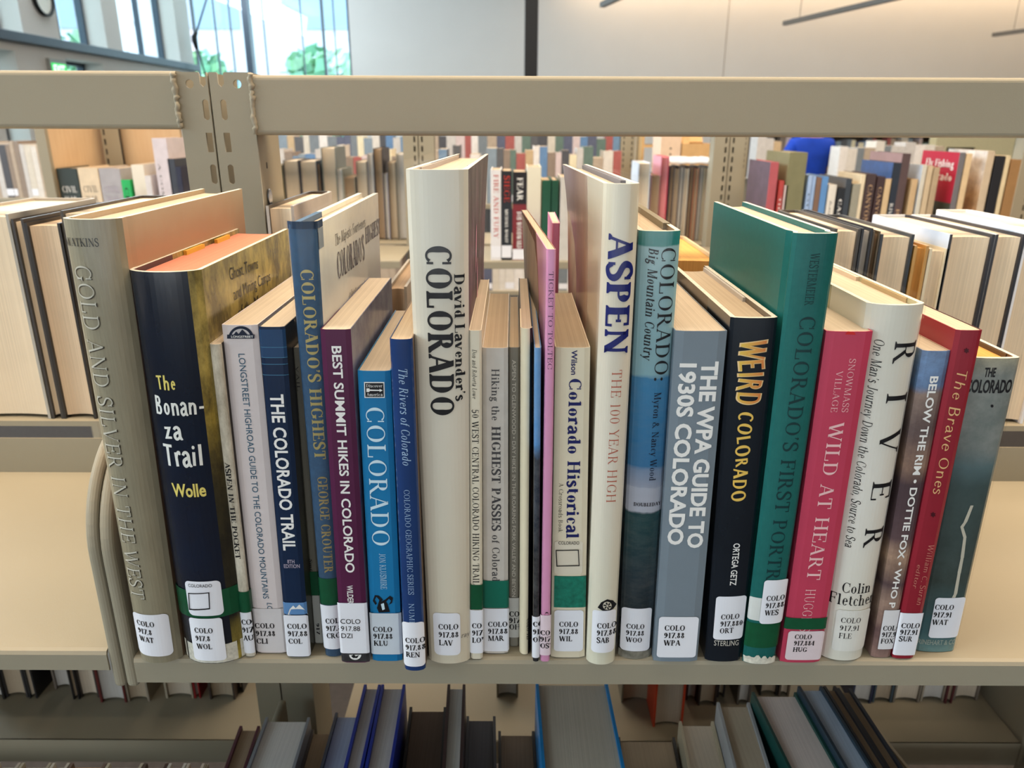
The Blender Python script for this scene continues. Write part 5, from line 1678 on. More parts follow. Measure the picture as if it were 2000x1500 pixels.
# tops of shorter books on the lower left shelf, just inside the lower edge of the picture
rd = random.Random(4)
x = -5
cols = [(206, 190, 170), (190, 176, 150), (214, 200, 180), (120, 96, 80), (200, 186, 160), (90, 70, 60), (214, 204, 190)]
i = 0
while x < 405:
    wpx = rd.choice((36, 48, 60, 72, 30))
    zt = on_y(200, 1490, .56).z
    a = on_z(x, 1490, zt).x; c = on_z(min(x + wpx, 410) - 2, 1490, zt).x
    gbook('%s short book top from the left at the bottom edge, on the lower left shelf' % ordinal(i), a, c, .43, SL - .0198, zt - SL + .0198, .13, True, K(cols[i % 7]), (CREAM, TAN, PALE, OCHRE)[i % 4], 'short books on the lower left shelf')
    x += wpx; i += 1

# ---- far side, lower shelf: the feet of a row of page edges
FG = 'page edges on the dim far lower shelf'
FEET = [(-30, 6, 1366, (30, 30, 32)), (8, 52, 1362, (60, 58, 60)), (54, 70, 1364, (40, 40, 42)), (104, 138, 1346, (120, 110, 100)), (140, 153, 1366, (26, 26, 28)), (154, 192, 1362, (66, 60, 58)), (194, 245, 1372, (96, 36, 34)), (247, 290, 1370, (150, 140, 124)), (322, 376, 1364, (170, 160, 140)), (378, 390, 1364, (150, 30, 34)), (408, 458, 1366, (70, 60, 54)), (460, 474, 1352, (40, 38, 40)),
        (970, 1012, 1362, (110, 100, 84)), (1214, 1270, 1372, (120, 112, 96)), (1276, 1334, 1420, (204, 72, 42)), (1340, 1362, 1368, (60, 30, 30)), (1364, 1400, 1378, (54, 44, 40)), (1402, 1416, 1362, (36, 32, 34)), (1440, 1466, 1376, (90, 84, 76)), (1484, 1520, 1358, (30, 30, 30)), (1522, 1543, 1360, (90, 78, 66)), (1664, 1704, 1374, (40, 46, 70)), (1706, 1744, 1372, (60, 74, 84)), (1746, 1798, 1372, (120, 112, 100)), (1800, 1846, 1370, (150, 140, 124)), (1848, 1862, 1374, (90, 40, 44)), (1864, 1912, 1368, (120, 110, 100))]
nm = {0: 'near-black', 1: 'grey'}
zf = FL + .0002
for i, (x0, x1, yb, c) in enumerate(FEET):
    Y = on_z((x0 + x1) / 2, yb, zf).y
    a = on_y(x0, yb - 14, Y).x; cc = on_y(x1, yb - 14, Y).x
    lab = 'orange-covered book standing out from the dim row under the main shelf' if c[0] > 200 else '%s from the left of the dim page edges seen under the %s shelf' % (ordinal(i if x1 < 480 else i - 12), 'empty left' if x1 < 480 else 'main')
    gbook(lab, a, cc, Y, zf, .25 + .04 * ((i * 7) % 5) / 5, .15 if Y < .84 else .14, False, K(c), (GREYP, TAN, PALE)[i % 3], FG)

# ------------------------------------------------------------------ second stack
Y2 = 2.06; C2 = 2.335; Z2 = SH - .018
g2 = 'shelves of the second stack'
pitch = .93
X2 = [on_y(200, 300, C2).x - .0, on_y(818, 290, C2).x, on_y(1419, 330, C2).x, on_y(1419, 330, C2).x + .914]
X2[0] = -1.236
WOOD = art('beech_veneer', [(0, (208, 178, 142)), (1, (214, 186, 150))], 2.0, .3, 3, (196, 160, 122), 8, .4, rough=.45, coat=.2, stretch=(12, 12, 1))
secn = ['left', 'middle', 'right']
for s in range(3):
    xa, xb = X2[s] + .03, X2[s + 1] - .03
    for z, lv in ((Z2, 'top'), (Z2 - .42, 'lower')):
        pan(xa, xb, Y2, C2 - .012, z, .022, 0, 'shelf', '%s near-side shelf in the %s bay of the second stack' % (lv, secn[s]), g2)
        pan(xa, xb, C2 + .29, C2 + .035, z, .022, 0, 'shelf', '%s far-side shelf in the %s bay of the second stack' % (lv, secn[s]), g2)
for s, (x, lab) in enumerate(((X2[1], 'slotted twin post of the second stack, left of the tallest ivory book'), (X2[2], 'slotted twin post of the second stack, behind the teal green cloth book'), (X2[3], 'slotted post of the second stack at the right picture edge'))):
    t = empty('shelving_post', (x, C2 - .01, 0), lab, 'shelving post', 'posts of the second stack')
    for sg in (-1, 1):
        c0 = sg * .0235
        slot_plate('upright_post', t, .044, 0, SH + .38, slots(c0 - sg * .016 + sg * .006, 1, SH + .38, 14) if False else [[(p_[0] + 0, p_[1]) for p_ in h] for h in slots(-sg * .0125, 1, SH + .378, 14)], PAINT, loc=(c0, 0, 0))
        m = MB(); m.box(c0 - .022, c0 - .0205, .0015, .05, 0, SH + .379, PAINT); m.box(c0 + .0205, c0 + .022, .0015, .05, 0, SH + .379, PAINT)
        m.box(c0 - .022, c0 + .022, .0485, .05, 0, SH + .379, DULL)
        m.build('post_side_wall', t)
t = empty('wooden_bookcase', (X2[0] + .01, Y2 + .01, 0), 'light beech end panel and back panel of the second stack at the left', 'bookcase')
m = MB(); m.box(-.012, .012, 0, .56, 0, SH + .42, WOOD); m.build('side_panel', t, bevel=.002)
m = MB(); m.box(.03, on_y(352, 320, C2).x - X2[0], C2 - Y2 - .008, C2 - Y2 + .008, .1, SH + .36, WOOD); m.build('back_panel', t)
m = MB(); m.box(-.013, .013, -.014, 0, 0, SH + .42, PAINT); m.build('edge_strip', t)
t = empty('shelving_post', (on_y(224, 320, C2 - .03).x, C2 - .03, 0), 'slotted post standing against the beech back panel at the left', 'shelving post', 'posts of the second stack')
slot_plate('upright_post', t, .05, 0, SH + .36, slots(-.017, 1, SH + .34, 14), PAINT)
m = MB(); m.box(-.025, .025, .0015, .014, 0, SH + .36, DULL); m.build('post_side_wall', t)
# beams along the top of the second stack
for s in range(3):
    t = empty('top_beam', ((X2[s] + X2[s + 1]) / 2, C2, SH + .335), 'top beam over the %s bay of the second stack' % secn[s], 'beam', 'beams of the second stack')
    m = MB(); h = (X2[s + 1] - X2[s]) / 2 - .047; m.prism(rrect(-.01, .02, 0, .04, .004, 3), -h, h, PAINT); m.build('beam', t)

NG = 'spines on the near side of the second stack'
z2 = Z2 + .0002


def near2(label, x0, x1, yt, c, pagem=TAN, d=.16, left=None, text=None, lab=None, hard=True, Y=Y2 + .012):
    yr = yt + 40
    a = on_y(x0, yr, Y).x + .0004; cc = on_y(x1, yr, Y).x - .0004
    H = on_y((x0 + x1) / 2, yt, Y).z - z2
    m = c if not isinstance(c, tuple) else K(c)
    gbook(label, a, cc, Y, z2, H, d, True, m, pagem, NG, side=m, side_l=(K(left) if isinstance(left, tuple) else left) or m, hard=hard, art_text=text, lab=lab)


WI = WHITE
RED = P('red_ink', (196, 62, 50), .4, var=0)
near2('white book with pale red downward title, right of the tallest ivory book', 958, 979, 332, (224, 222, 224), text=[('d', 'FIRE AND FURY', SERIF, .95, .25, .3, .75, RED)], lab=(.03, .16))
near2('black book with dark red title and white author lettering on the second stack', 979, 1000, 334, (40, 42, 48), text=[('d', 'SIEGE', SERIF, .95, .66, .25, .8, RED), ('d', 'MICHAEL WOLFF', SERIF_BOLD, .58, .2, .35, .65, WI)], lab=(.03, .17))
near2('black and wine-red book with white capitals on the second stack', 1001, 1029, 336, art('black_red_spine', [(0, (120, 40, 44)), (.64, (122, 40, 46)), (.66, (36, 34, 38)), (1, (40, 38, 42))], .23, .01, 10), text=[('d', 'FEAR', SERIF_BOLD, .94, .68, .3, .75, WI), ('d', 'BOB WOODWARD', SERIF_BOLD, .56, .14, .3, .68, WI)], lab=(.01, .13))
near2('cream and mottled jacket between the wine-red book and the two green ones', 1029, 1057, 326, art('mottled_jacket', [(0, (150, 130, 130)), (.4, (190, 176, 170)), (.6, (216, 208, 190)), (1, (226, 220, 200))], .23, .1, 30), lab=(.02, .12))
near2('dark green cloth book, left one of the matching pair', 1058, 1076, 352, (34, 82, 62), left=(210, 190, 120))
near2('dark green cloth book, right one of the matching pair', 1077, 1091, 352, (32, 76, 58))
near2('white booklet behind the ivory jacket with navy title', 1094, 1120, 346, (200, 196, 190))
R2 = [('pinkish-red spine with a purple-brown portrait cover facing left', 1501, 1518, 317, (176, 84, 90), art('portrait_cover', [(0, (150, 110, 80)), (.4, (176, 130, 92)), (.6, (96, 80, 92)), (1, (104, 88, 104))], .24, .15, 18, (60, 50, 60), 30, .4), None),
      ('small red paperback with faint white title right of the pinkish spine', 1518, 1528, 353, (176, 62, 56), None, [('d', 'THE RIVER', SERIF, .8, .2, .3, .7, WI)]),
      ('narrow pale pinkish booklet left of the olive cloth book', 1528, 1536, 362, (206, 188, 186), None, None),
      ('olive green cloth book, tallest of its group right of the second twin post', 1538, 1574, 298, (122, 118, 84), (130, 126, 96), None),
      ('pale blue booklet, left of two beside the olive cloth book', 1570 + 5, 1583, 343, (160, 184, 220), None, [('d', 'GUIDE', SERIF, .8, .3, .3, .7, NAVYINK)]),
      ('pale blue booklet, right of two beside the brown spine', 1583, 1590, 344, (150, 176, 214), None, None),
      ('brown photo-covered spine left of the sky blue one', 1590, 1601, 347, (124, 96, 78), None, None),
      ('sky blue spine between brown and white books on the second stack', 1601, 1614, 345, (92, 140, 196), None, None),
      ('short white spine left of the small black one', 1614, 1630, 361, (222, 216, 206), None, [('d', 'handbook', SERIF_ITALIC, .8, .3, .35, .6, GRI)]),
      ('small black spine with white downward title', 1631, 1647, 367, (26, 26, 30), None, [('d', 'CANYON', SERIF_BOLD, .85, .3, .3, .7, WI)]),
      ('charcoal jacket behind the small black spine', 1648, 1660, 349, (54, 60, 68), (90, 92, 96), None),
      ('grey-olive spine with a dark band low down', 1661, 1677, 359, (150, 146, 130), None, None),
      ('cream spine left of the two matching brown ones', 1677, 1686, 341, (222, 206, 176), None, None),
      ('dark brown spine with tan lettering, left of the matching pair', 1687, 1707, 340, (66, 48, 46), None, [('d', 'CANYON', SERIF, .88, .45, .3, .75, P('tan_ink', (196, 160, 120), .4, var=0)), ('d', 'RIVERS', SERIF, .4, .05, .3, .75, P('tan_ink', (196, 160, 120), .4, var=0))]),
      ('dark brown spine with tan lettering, right of the matching pair', 1708, 1724, 345, (60, 40, 40), None, [('d', 'CANYON', SERIF, .88, .45, .3, .75, P('tan_ink', (196, 160, 120), .4, var=0)), ('d', 'RIVERS', SERIF, .4, .05, .3, .75, P('tan_ink', (196, 160, 120), .4, var=0))]),
      ('plain tan spine between the brown pair and the dark blue jacket', 1724, 1738, 349, (206, 178, 138), None, None),
      ('dark blue-black spine with white lettering and a mountain-blue cover', 1739, 1756, 318, (34, 40, 52), art('mountain_cover', [(0, (60, 70, 90)), (.5, (70, 100, 160)), (.8, (110, 140, 200)), (.82, (52, 84, 140)), (1, (60, 90, 144))], .23, .08, 25, (50, 60, 60), 40, .4), [('d', 'RIVER RUNNER', SERIF, .6, .05, .3, .72, WI)]),
      ('tall chocolate brown jacket right of the mountain-blue cover', 1757, 1774, 300, (84, 64, 62), (150, 122, 122), [('d', 'RAPIDS', SERIF, .5, .1, .3, .7, P('tan_ink', (196, 160, 120), .4, var=0))]),
      ('short tan paged book in front of the pale blue jacket', 1775, 1787, 350, (196, 166, 126), None, None),
      ('pale blue-white jacket left of the red fishing cover', 1796, 1805, 322, (206, 200, 186), (204, 218, 236), None),
      ('cream spine between the pale blue jacket and the fishing cover', 1806, 1817, 324, (200, 178, 146), None, None),
      ('narrow tan spine left of the fishing cover', 1818, 1830, 327, (176, 154, 124), None, None),
      ('grey spine of the book whose red cover carries white fishing lettering', 1868, 1880, 298, (110, 106, 108), None, [('side', 'Fly Fishing', SERIF_BOLD, .86, .93, .1, .86, WI), ('side', 'Colorado', SERIF_BOLD, .74, .81, .1, .86, WI)]),
      ('tan spine right of the grey fishing book', 1881, 1893, 300, (214, 186, 146), None, None),
      ('grey-tan spine with a red-rock canyon cover', 1922, 1937, 295, (196, 176, 150), art('rock_cover', [(0, (150, 90, 50)), (.4, (190, 140, 96)), (.7, (206, 170, 130)), (1, (226, 220, 214))], .25, .1, 14, (90, 60, 40), 22, .5), None),
      ('black spine right of the canyon cover', 1938, 1957, 305, (32, 30, 32), None, None),
      ('cream spine beside the black one near the right picture edge', 1958, 1967, 304, (214, 194, 156), None, None),
      ('brown boxed spine at the right picture edge', 1968, 1988, 312, (150, 112, 70), None, None)]
for lab, x0, x1, yt, c, left, text in R2:
    if 'fishing lettering' in lab:
        left = art('fishing_cover', [(0, (60, 70, 60)), (.62, (70, 76, 66)), (.625, (176, 32, 60)), (1, (176, 32, 60))], .252, .0, 25, (40, 44, 40), 40, .0)
    near2(lab, x0, x1, yt, c, left=left, text=text, d=.19 if left else .15)
# thick history volumes on the left bay
CIV = [('dark brown-green volume with white capitals in the left bay of the second stack', 116, 156, 329, art('civil_brown', [(0, (84, 52, 44)), (.5, (120, 110, 96)), (.7, (54, 62, 60)), (1, (50, 60, 58))], .24, .1, 20), WI, 'CIVIL WAR'),
       ('cream volume with grey capitals in the left bay of the second stack', 157, 197, 328, (220, 200, 172), P('grey_ink', (120, 116, 110), .5, var=0), 'CIVIL WAR'),
       ('grey volume with pale capitals in the left bay of the second stack', 198, 240, 329, (168, 164, 168), P('pale_ink', (170, 160, 176), .4, var=0), 'CIVIL WAR')]
for lab, x0, x1, yt, c, ink, ti in CIV:
    near2(lab, x0, x1, yt, c, text=[('l', ti.split()[0], SERIF, .74, .81, .15, .85, ink), ('l', ti.split()[1], SERIF, .63, .7, .2, .8, ink), ('l', 'NARRATIVE', SERIF_BOLD, .5, .55, .1, .9, ink), ('l', 'HISTORY', SERIF_BOLD, .42, .47, .15, .85, ink), ('l', 'VOLUME', SERIF_BOLD, .34, .39, .2, .8, ink)])
near2('bright green spine in the left bay of the second stack', 241, 260, 351, (40, 176, 96), text=[('d', 'Chronicles', SERIF, .9, .2, .3, .7, INK)])
near2('cream spine with a brown picture right of the bright green one', 261, 286, 322, art('striped_spine', [(0, (214, 206, 190)), (.5, (170, 150, 130)), (.8, (220, 212, 196)), (1, (228, 220, 204))], .24, .1, 40), d=.14)
near2('narrow white spine right of the striped cream one', 287, 300, 343, (212, 206, 206))
near2('tall lilac-white spine with a small flag and dark lettering', 294 + 7, 330, 270, (210, 200, 206), text=[('d', 'The New', SERIF_BOLD, .5, .2, .5, .85, P('wine_ink', (110, 50, 60), .4, var=0)), ('d', 'A COMPANION', SERIF, .8, .15, .2, .35, GRI)])
near2('dark charcoal spine beside the tall lilac-white one', 331, 346, 310, (60, 64, 74))
near2('small dark blue spine left of the welded frame', 347, 358, 326, (44, 46, 66))

# far side of the second stack
FG2 = 'page edges on the far side of the second stack'
YF2 = 2.45


def far2(label, x0, x1, yt, c, pagem, left=None, y=YF2, hard=True):
    a = on_y(x0, yt + 30, y).x + .0003; cc = on_y(x1, yt + 30, y).x - .0003
    H = on_y((x0 + x1) / 2, yt, y).z - z2
    gbook(label, a, cc, y, z2, H, .15, False, K(c), pagem, FG2, side=K(c), side_l=K(left or c), hard=hard)


for lab, x0, x1, yt, c, pm in (('mottled olive booklet beside the bolted post', 537, 554, 322, (130, 126, 100), BROWNP), ('cream page block right of the bolted post', 555, 585, 313, (90, 84, 80), CREAM), ('second cream page block right of the bolted post', 587, 620, 314, (70, 74, 84), CREAM), ('thin dark page block between cream ones', 620, 627, 320, (50, 48, 48), BROWNP),
                               ('tallest cream page block left of the twin post', 628, 657, 288, (110, 116, 112), CREAM), ('grey-green jacket right of the tallest page block', 657, 671, 330, (120, 126, 116), GREYP), ('short grey-brown page block below a red sticker', 672, 695, 346, (140, 134, 120), BROWNP), ('cream page block left of the grey pair', 696, 718, 315, (120, 110, 100), CREAM),
                               ('pale grey page block right of the cream one', 718, 730, 300, (150, 146, 146), GREYP), ('tall black-covered page block', 730, 748, 290, (44, 38, 38), BROWNP), ('short lilac booklet beside the black-covered one', 748, 758, 338, (170, 164, 176), GREYP), ('tan page block left of the mottled jacket', 758, 774, 316, (110, 96, 84), TAN), ('mottled grey jacket left of the twin post', 774, 797, 300, (160, 156, 140), GREYP)):
    far2(lab, x0, x1, yt, c, pm)
for lab, x0, x1, yt, c, pm in (('blue-white jacket with cream pages right of the ivory navy-titled book', 1246, 1270, 318, (206, 216, 230), PALE), ('dull brown page block left of the red cover', 1271, 1290, 342, (120, 100, 84), BROWNP), ('red cover with a pink front in the middle bay', 1290, 1306, 306, (196, 70, 86), pages('rose', (206, 130, 134)))):
    far2(lab, x0, x1, yt, c, pm, left=(224, 160, 176) if 'red' in lab else None)
xx = 1307; i = 0
pal = [(70, 60, 60), (150, 130, 110), (90, 84, 84), (196, 186, 170), (80, 60, 54), (180, 120, 90), (120, 116, 110), (206, 196, 170), (90, 90, 96)]
while xx < 1392:
    far2('%s thin volume right of the red cover in the middle bay' % ordinal(i), xx, xx + 9, 326 + (i * 3) % 6, pal[i % 9], (BROWNP, TAN, GREYP, PALE)[i % 4]); xx += 9.5; i += 1
# crumpled white plastic lying on the thin volumes
a = on_y(1306, 322, YF2).x; c = on_y(1396, 322, YF2).x
t = empty('plastic_sleeve', ((a + c) / 2, YF2 + .02, on_y(1350, 323, YF2).z + .003), 'white plastic sleeve lying across the thin volumes in the middle bay', 'sleeve')
m = MB(); rows = []
rd = random.Random(2)
for i in range(13):
    x = (c - a) * (i / 12 - .5)
    rows.append([(x, .01 + .0 * k, 0) if k in (0,) else (x, .01 + .11 * math.sin(PI * k / 8) * (1 if k < 5 else 1), .022 * math.sin(PI * k / 8) + rd.uniform(0, .005)) for k in range(8)] )
rows = [[(p[0], -.01 + .018 * k, .004 + .016 * math.sin(PI * min(1, k / 3) / 2) * (1 - .1 * k / 7) + rd.uniform(-.002, .002)) for k, p in enumerate(r)] for r in rows]
m.grid(rows, P('white_plastic', (214, 218, 226), .25, .4, var=.05), True); o = m.build('sheet', t); md = o.modifiers.new('thickness', 'SOLIDIFY'); md.thickness = .002

# ------------------------------------------------------------------ third and later stacks
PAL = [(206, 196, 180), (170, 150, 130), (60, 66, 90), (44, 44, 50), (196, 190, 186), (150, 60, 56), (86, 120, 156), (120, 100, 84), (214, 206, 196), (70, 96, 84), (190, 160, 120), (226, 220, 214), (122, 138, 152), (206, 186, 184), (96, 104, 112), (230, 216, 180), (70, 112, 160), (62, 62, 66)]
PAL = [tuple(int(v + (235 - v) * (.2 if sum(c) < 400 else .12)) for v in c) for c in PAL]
PALN = ['ivory', 'tan', 'navy', 'black', 'pale grey', 'brick red', 'dusty blue', 'brown', 'off-white', 'dull green', 'sandy', 'white', 'grey-blue', 'pinkish', 'slate', 'cream', 'blue', 'charcoal']


def legs(t, half, z):
    for q in (-half + .02, half - .02):
        m = MB(); m.box(q - .016, q + .016, .235, .262, -z + .022, .0225, PAINT); m.build('upright_post', t)


def stack(Yn, xpa, xpb, z, name, nm_, hmin, hmax, wmin, wmax, seed, lev=0, gap=None, nolow=False, yrow=300, tone=None):
    """a run of spines on one shelf of a farther stack"""
    rd = random.Random(seed)
    a = on_y(xpa, yrow, Yn).x; c = on_y(xpb, yrow, Yn).x
    t = pan(a, c, Yn - .012, Yn + .24, z, .022, 0, 'shelf', 'steel shelf under the spines of the %s' % nm_, 'shelves of the farther stacks')
    legs(t, (c - a) / 2, z)
    x = a + .004; i = 0; cnt = {}
    h = hmax
    while x < c - wmax - .004:
        wd = rd.uniform(wmin, wmax)
        if rd.random() < .75: h = rd.uniform(hmin, hmax)
        k = rd.randrange(len(PAL)) if tone is None else tone[rd.randrange(len(tone))]
        cnt[k] = cnt.get(k, 0) + 1
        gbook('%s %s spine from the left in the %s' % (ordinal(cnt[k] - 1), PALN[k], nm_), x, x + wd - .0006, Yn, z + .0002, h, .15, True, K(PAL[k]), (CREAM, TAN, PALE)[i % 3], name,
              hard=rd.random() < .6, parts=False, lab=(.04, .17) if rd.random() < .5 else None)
        x += wd; i += 1


stack(3.62, -70, 84, SH + .0, 'third stack, left', 'third stack left of the beech panel', .225, .265, .018, .034, 11, yrow=320, tone=[0, 1, 4, 7, 8, 14, 3])
stack(3.62, 536, 1236, SH - .02, 'third stack, middle', 'third stack seen through the middle gap', .2, .262, .026, .05, 12, yrow=285)
stack(3.62, 930, 1130, SH - .432, 'third stack, lower row', 'lower row below the dark title books', .2, .24, .028, .045, 13, yrow=560)
stack(3.62, 740, 800, SH - .432, 'third stack, lower row left', 'lower row left of the ivory book', .2, .24, .03, .05, 15, yrow=560, tone=[1, 7, 10])
stack(5.25, 530, 1245, SH + .01, 'fourth stack', 'fourth stack under the top beam', .23, .29, .04, .065, 14, yrow=275)
stack(5.0, 1478, 1540, SH + .0, 'fourth stack, right', 'stack left of the person', .23, .27, .04, .065, 19, yrow=280, tone=[0, 10, 4])
stack(5.0, 1640, 1850, SH - .02, 'fourth stack, far right', 'stack right of the person', .2, .26, .04, .07, 16, yrow=290, tone=[4, 14, 8, 11, 6, 1])
# posts of the third stack
for x0, lab in ((1226, 'pale slotted post of the third stack right of the ivory navy-titled book'), (826, 'slotted post of the third stack behind the near twin post'), (1447, 'pale cream post of the third stack right of the second twin post')):
    p = on_y(x0, 290, 3.9)
    t = empty('shelving_post', (p.x, 3.9, 0), lab, 'shelving post', 'posts of the farther stacks')
    slot_plate('upright_post', t, .07, 0, SH + .36, slots(.02, 1, SH + .36, 8) + slots(-.02, 1, SH + .36, 8), PAINT)
    m = MB(); m.box(-.035, .035, .0015, .04, 0, SH + .36, DULL); m.build('post_side_wall', t)
# cardboard box and display box on the third stack
CARD = P('cardboard', (206, 166, 116), .8, var=.06)
t = empty('cardboard_box', (on_y(1364, 290, 3.5).x, 3.5, SH + .0), 'brown open cardboard box behind the thin volumes of the middle bay', 'box')
bw = on_y(1396, 290, 3.5).x - on_y(1332, 290, 3.5).x; bh = on_y(1364, 281, 3.5).z - SH
m = MB(); h = bw / 2
for q in ((-h, -h + .005, 0, .22), (h - .005, h, 0, .22), (-h + .005, h - .005, 0, .005), (-h + .005, h - .005, .215, .22)):
    m.box(q[0], q[1], q[2], q[3], 0, bh, CARD)
m.box(-h + .005, h - .005, .005, .215, 0, .005, CARD); m.build('carton', t)
m = MB(); m.poly([(-h, 0, bh), (-h + .03, 0, bh), (-h + .034, .02, bh + .05), (-h + .004, .02, bh + .05)], CARD)
m.poly([(-h + .005, .215, bh), (h - .005, .215, bh), (h - .005, .26, bh + .05), (-h + .005, .26, bh + .05)], CARD); o = m.build('flap', t); md = o.modifiers.new('thickness', 'SOLIDIFY'); md.thickness = .004
a = on_y(1290, 290, 3.5).x; c = on_y(1330, 290, 3.5).x
t = empty('magazine_file', ((a + c) / 2, 3.5, SH + .0), 'cream card file with punched dots left of the cardboard box', 'file')
m = MB(); m.box(-(c - a) / 2, (c - a) / 2, 0, .2, 0, on_y(1300, 262, 3.5).z - SH, P('cream_card', (226, 198, 172), .7)); m.build('box', t, bevel=.002)
m = MB()
for q, zz in ((-.02, .2), (0, .21), (.02, .2), (.0, .235)):
    m.prism([(q + .004 * math.cos(R(a_)), zz + .004 * math.sin(R(a_))) for a_ in range(0, 360, 30)], -.001, .001, INK, axis='y')
m.build('punched_dots', t)
a = on_y(1262, 300, 3.55).x; c = on_y(1404, 300, 3.55).x
legs(pan(a, c, 3.46, 3.70, SH, .022, 0, 'shelf', 'steel shelf carrying the cardboard box and the cream card file', 'shelves of the farther stacks'), (c - a) / 2, SH)
t = empty('cubby_shelf', (on_y(1276, 290, 3.8).x, 3.8, 0), 'small wooden cubby unit left of the cream card file', 'shelf unit')
m = MB(); WD = P('cubby_wood', (196, 160, 110), .5)
for q in (-.05, .05): m.box(q - .006, q + .006, 0, .2, 0, SH + .34, WD)
for z in (SH + .05, SH + .14, SH + .23, SH + .32): m.box(-.044, .044, 0, .2, z, z + .012, WD)
m.build('carcass', t)
# far bookcase against the right-hand end and the wall piece
t = empty('bookcase', (on_y(1660, 285, 13.2).x, 13.2, 0), 'long dark bookcase full of small books behind the person in blue', 'bookcase')
L2 = (on_y(1850, 285, 13.2).x - on_y(1470, 285, 13.2).x) / 2
m = MB(); BR = P('dark_bookcase', (92, 78, 64), .6)
m.box(-L2, L2, .36, .38, 0, 1.62, BR); m.box(-L2, -L2 + .03, 0, .36, 0, 1.62, BR); m.box(L2 - .03, L2, 0, .36, 0, 1.62, BR)
for z in (.2, .55, .9, 1.25, 1.59): m.box(-L2 + .03, L2 - .03, 0, .36, z, z + .03, BR)
m.build('carcass', t)
rd = random.Random(21)
bx = t.location.x - L2 + .06; i = 0; cnt = {}
while bx < t.location.x + L2 - .14:
    wd = rd.uniform(.05, .11); k = rd.randrange(len(PAL)); h = rd.uniform(.17, .27); cnt[k] = cnt.get(k, 0) + 1
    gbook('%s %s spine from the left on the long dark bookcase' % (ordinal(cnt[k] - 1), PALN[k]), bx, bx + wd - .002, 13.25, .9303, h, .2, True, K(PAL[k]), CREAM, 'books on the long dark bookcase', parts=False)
    bx += wd; i += 1
mb = MB(); p = on_y(1830, 270, 12.0); mb.box(p.x, 15, 12.0, 12.2, 0, 1.9, P('cream_partition', (230, 214, 168), .8)); o = mb.build('partition'); o['kind'] = 'structure'
p0 = on_y(1852, 290, 11.96); p1 = on_y(1904, 290, 11.96)
t = empty('notice_board', ((p0.x + p1.x) / 2, 11.97, on_y(1878, 300, 11.96).z - .3), 'dark framed board on the cream partition at the right', 'board')
m = MB(); h = (p1.x - p0.x) / 2; zt = on_y(1878, 288, 11.96).z - t.location.z
m.box(-h, h, 0, .03, 0, .04, BLACKM); m.box(-h, h, 0, .03, zt - .04, zt, BLACKM); m.box(-h, -h + .04, 0, .03, .04, zt - .04, BLACKM); m.box(h - .04, h, 0, .03, .04, zt - .04, BLACKM); m.build('frame', t)
m = MB(); m.box(-h + .04, h - .04, .01, .03, .04, zt - .04, P('board_face', (70, 50, 40), .6)); m.build('panel', t)

# ------------------------------------------------------------------ the person in blue, seen from behind
pc = on_y(1582, 300, 6.5)
t = empty('person', (pc.x, 6.5, 0), 'person in a royal blue short-sleeved top seen from behind among the far stacks', 'person')


def skin(name, pts, edges, radii, mat, parent, sub=2):
    me = bpy.data.meshes.new(name); me.from_pydata(pts, edges, []); me.materials.append(mat)
    o = bpy.data.objects.new(name, me); COL.objects.link(o); o.parent = parent
    md = o.modifiers.new('skin', 'SKIN'); md.use_smooth_shade = True
    for v, r in zip(me.skin_vertices[0].data, radii): v.radius = r if isinstance(r, tuple) else (r, r)
    me.skin_vertices[0].data[0].use_root = True
    s_ = o.modifiers.new('sub', 'SUBSURF'); s_.levels = sub; s_.render_levels = sub
    return o


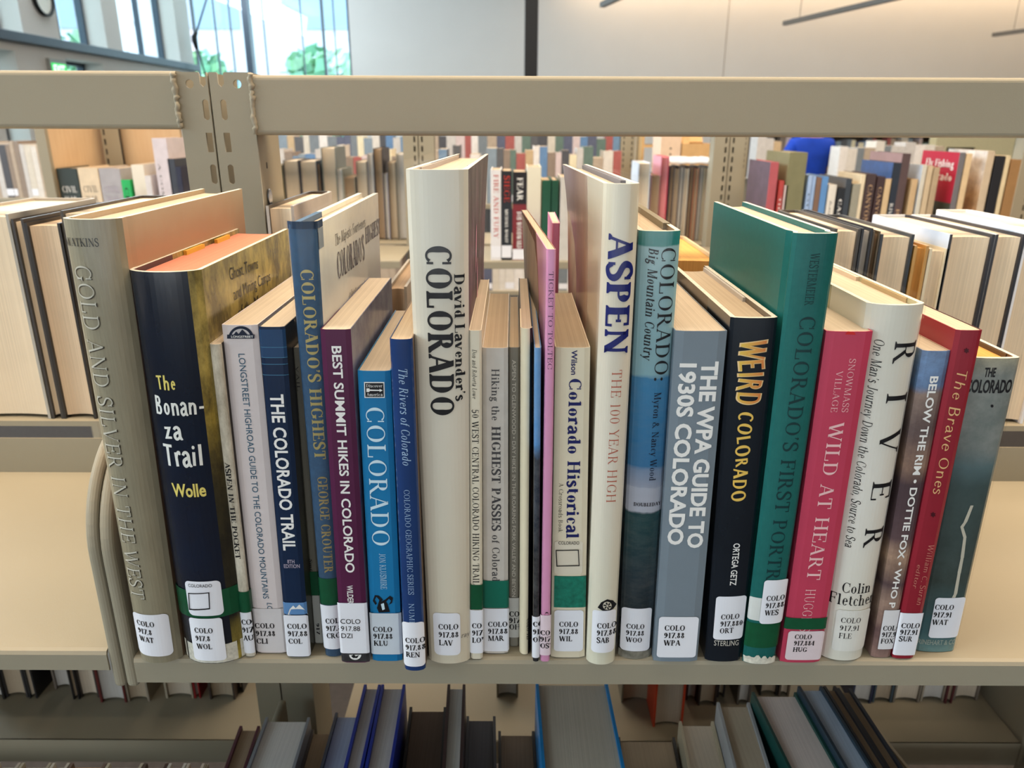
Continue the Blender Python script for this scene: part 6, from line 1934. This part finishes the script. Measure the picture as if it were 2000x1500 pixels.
SKIN = P('skin', (206, 150, 120), .5)
HS = 1.50 / 1.7
V = lambda x, y, z: (x * HS, y * HS, z * HS)
body = [V(0, 0, .92), V(0, 0, 1.08), V(0, -.01, 1.28), V(0, 0, 1.42), V(0, .01, 1.5), V(0, .02, 1.58), V(0, .02, 1.7),
        V(.17, 0, 1.38), V(.24, .03, 1.12), V(.22, .16, .93), V(.21, .24, .88),
        V(-.17, 0, 1.38), V(-.25, .02, 1.12), V(-.24, .14, .92), V(-.23, .22, .87),
        V(.09, 0, .86), V(.1, .01, .48), V(.1, -.02, .08), V(.1, .12, .03),
        V(-.09, 0, .86), V(-.1, .01, .48), V(-.1, -.02, .08), V(-.1, .12, .03)]
ed = [(0, 1), (1, 2), (2, 3), (3, 4), (4, 5), (5, 6), (3, 7), (7, 8), (8, 9), (9, 10), (3, 11), (11, 12), (12, 13), (13, 14), (0, 15), (15, 16), (16, 17), (17, 18), (0, 19), (19, 20), (20, 21), (21, 22)]
rr = [.12, .11, .13, .09, .05, .085, .075, .055, .042, .032, .03, .055, .042, .032, .03, .08, .055, .042, .035, .08, .055, .042, .035]
skin('body', body, ed, [r * HS for r in rr], SKIN, t)
ts = [V(0, 0, .86), V(0, 0, 1.06), V(0, -.01, 1.26), V(0, 0, 1.39), V(0, .005, 1.46), V(.15, 0, 1.385), V(.225, .02, 1.2), V(-.15, 0, 1.385), V(-.23, .015, 1.2)]
skin('shirt', ts, [(0, 1), (1, 2), (2, 3), (3, 4), (3, 5), (5, 6), (3, 7), (7, 8)], [(.175 * HS, .13 * HS), (.165 * HS, .125 * HS), (.18 * HS, .14 * HS), (.12 * HS, .1 * HS), .06 * HS, .085 * HS, .075 * HS, .085 * HS, .075 * HS], P('royal_blue_cloth', (22, 64, 176), .8, var=.12, vscale=12), t)
skin('trousers', [V(0, 0, .94), V(.09, 0, .84), V(.1, .01, .48), V(.1, -.02, .1), V(-.09, 0, .84), V(-.1, .01, .48), V(-.1, -.02, .1)], [(0, 1), (1, 2), (2, 3), (0, 4), (4, 5), (5, 6)], [.15 * HS, .1 * HS, .075 * HS, .065 * HS, .1 * HS, .075 * HS, .065 * HS], P('dark_trousers', (40, 42, 52), .8), t)
skin('hair', [V(0, -.01, 1.52), V(0, -.02, 1.6), V(0, .0, 1.69)], [(0, 1), (1, 2)], [.07 * HS, .1 * HS, .085 * HS], P('brown_hair', (64, 46, 36), .6, var=.3), t)
for s_ in (-1, 1):
    skin('shoe', [V(s_ * .1, -.06, .05), V(s_ * .1, .05, .045), V(s_ * .1, .17, .035)], [(0, 1), (1, 2)], [.05 * HS, .05 * HS, .04 * HS], P('shoe_leather', (60, 50, 44), .5), t)
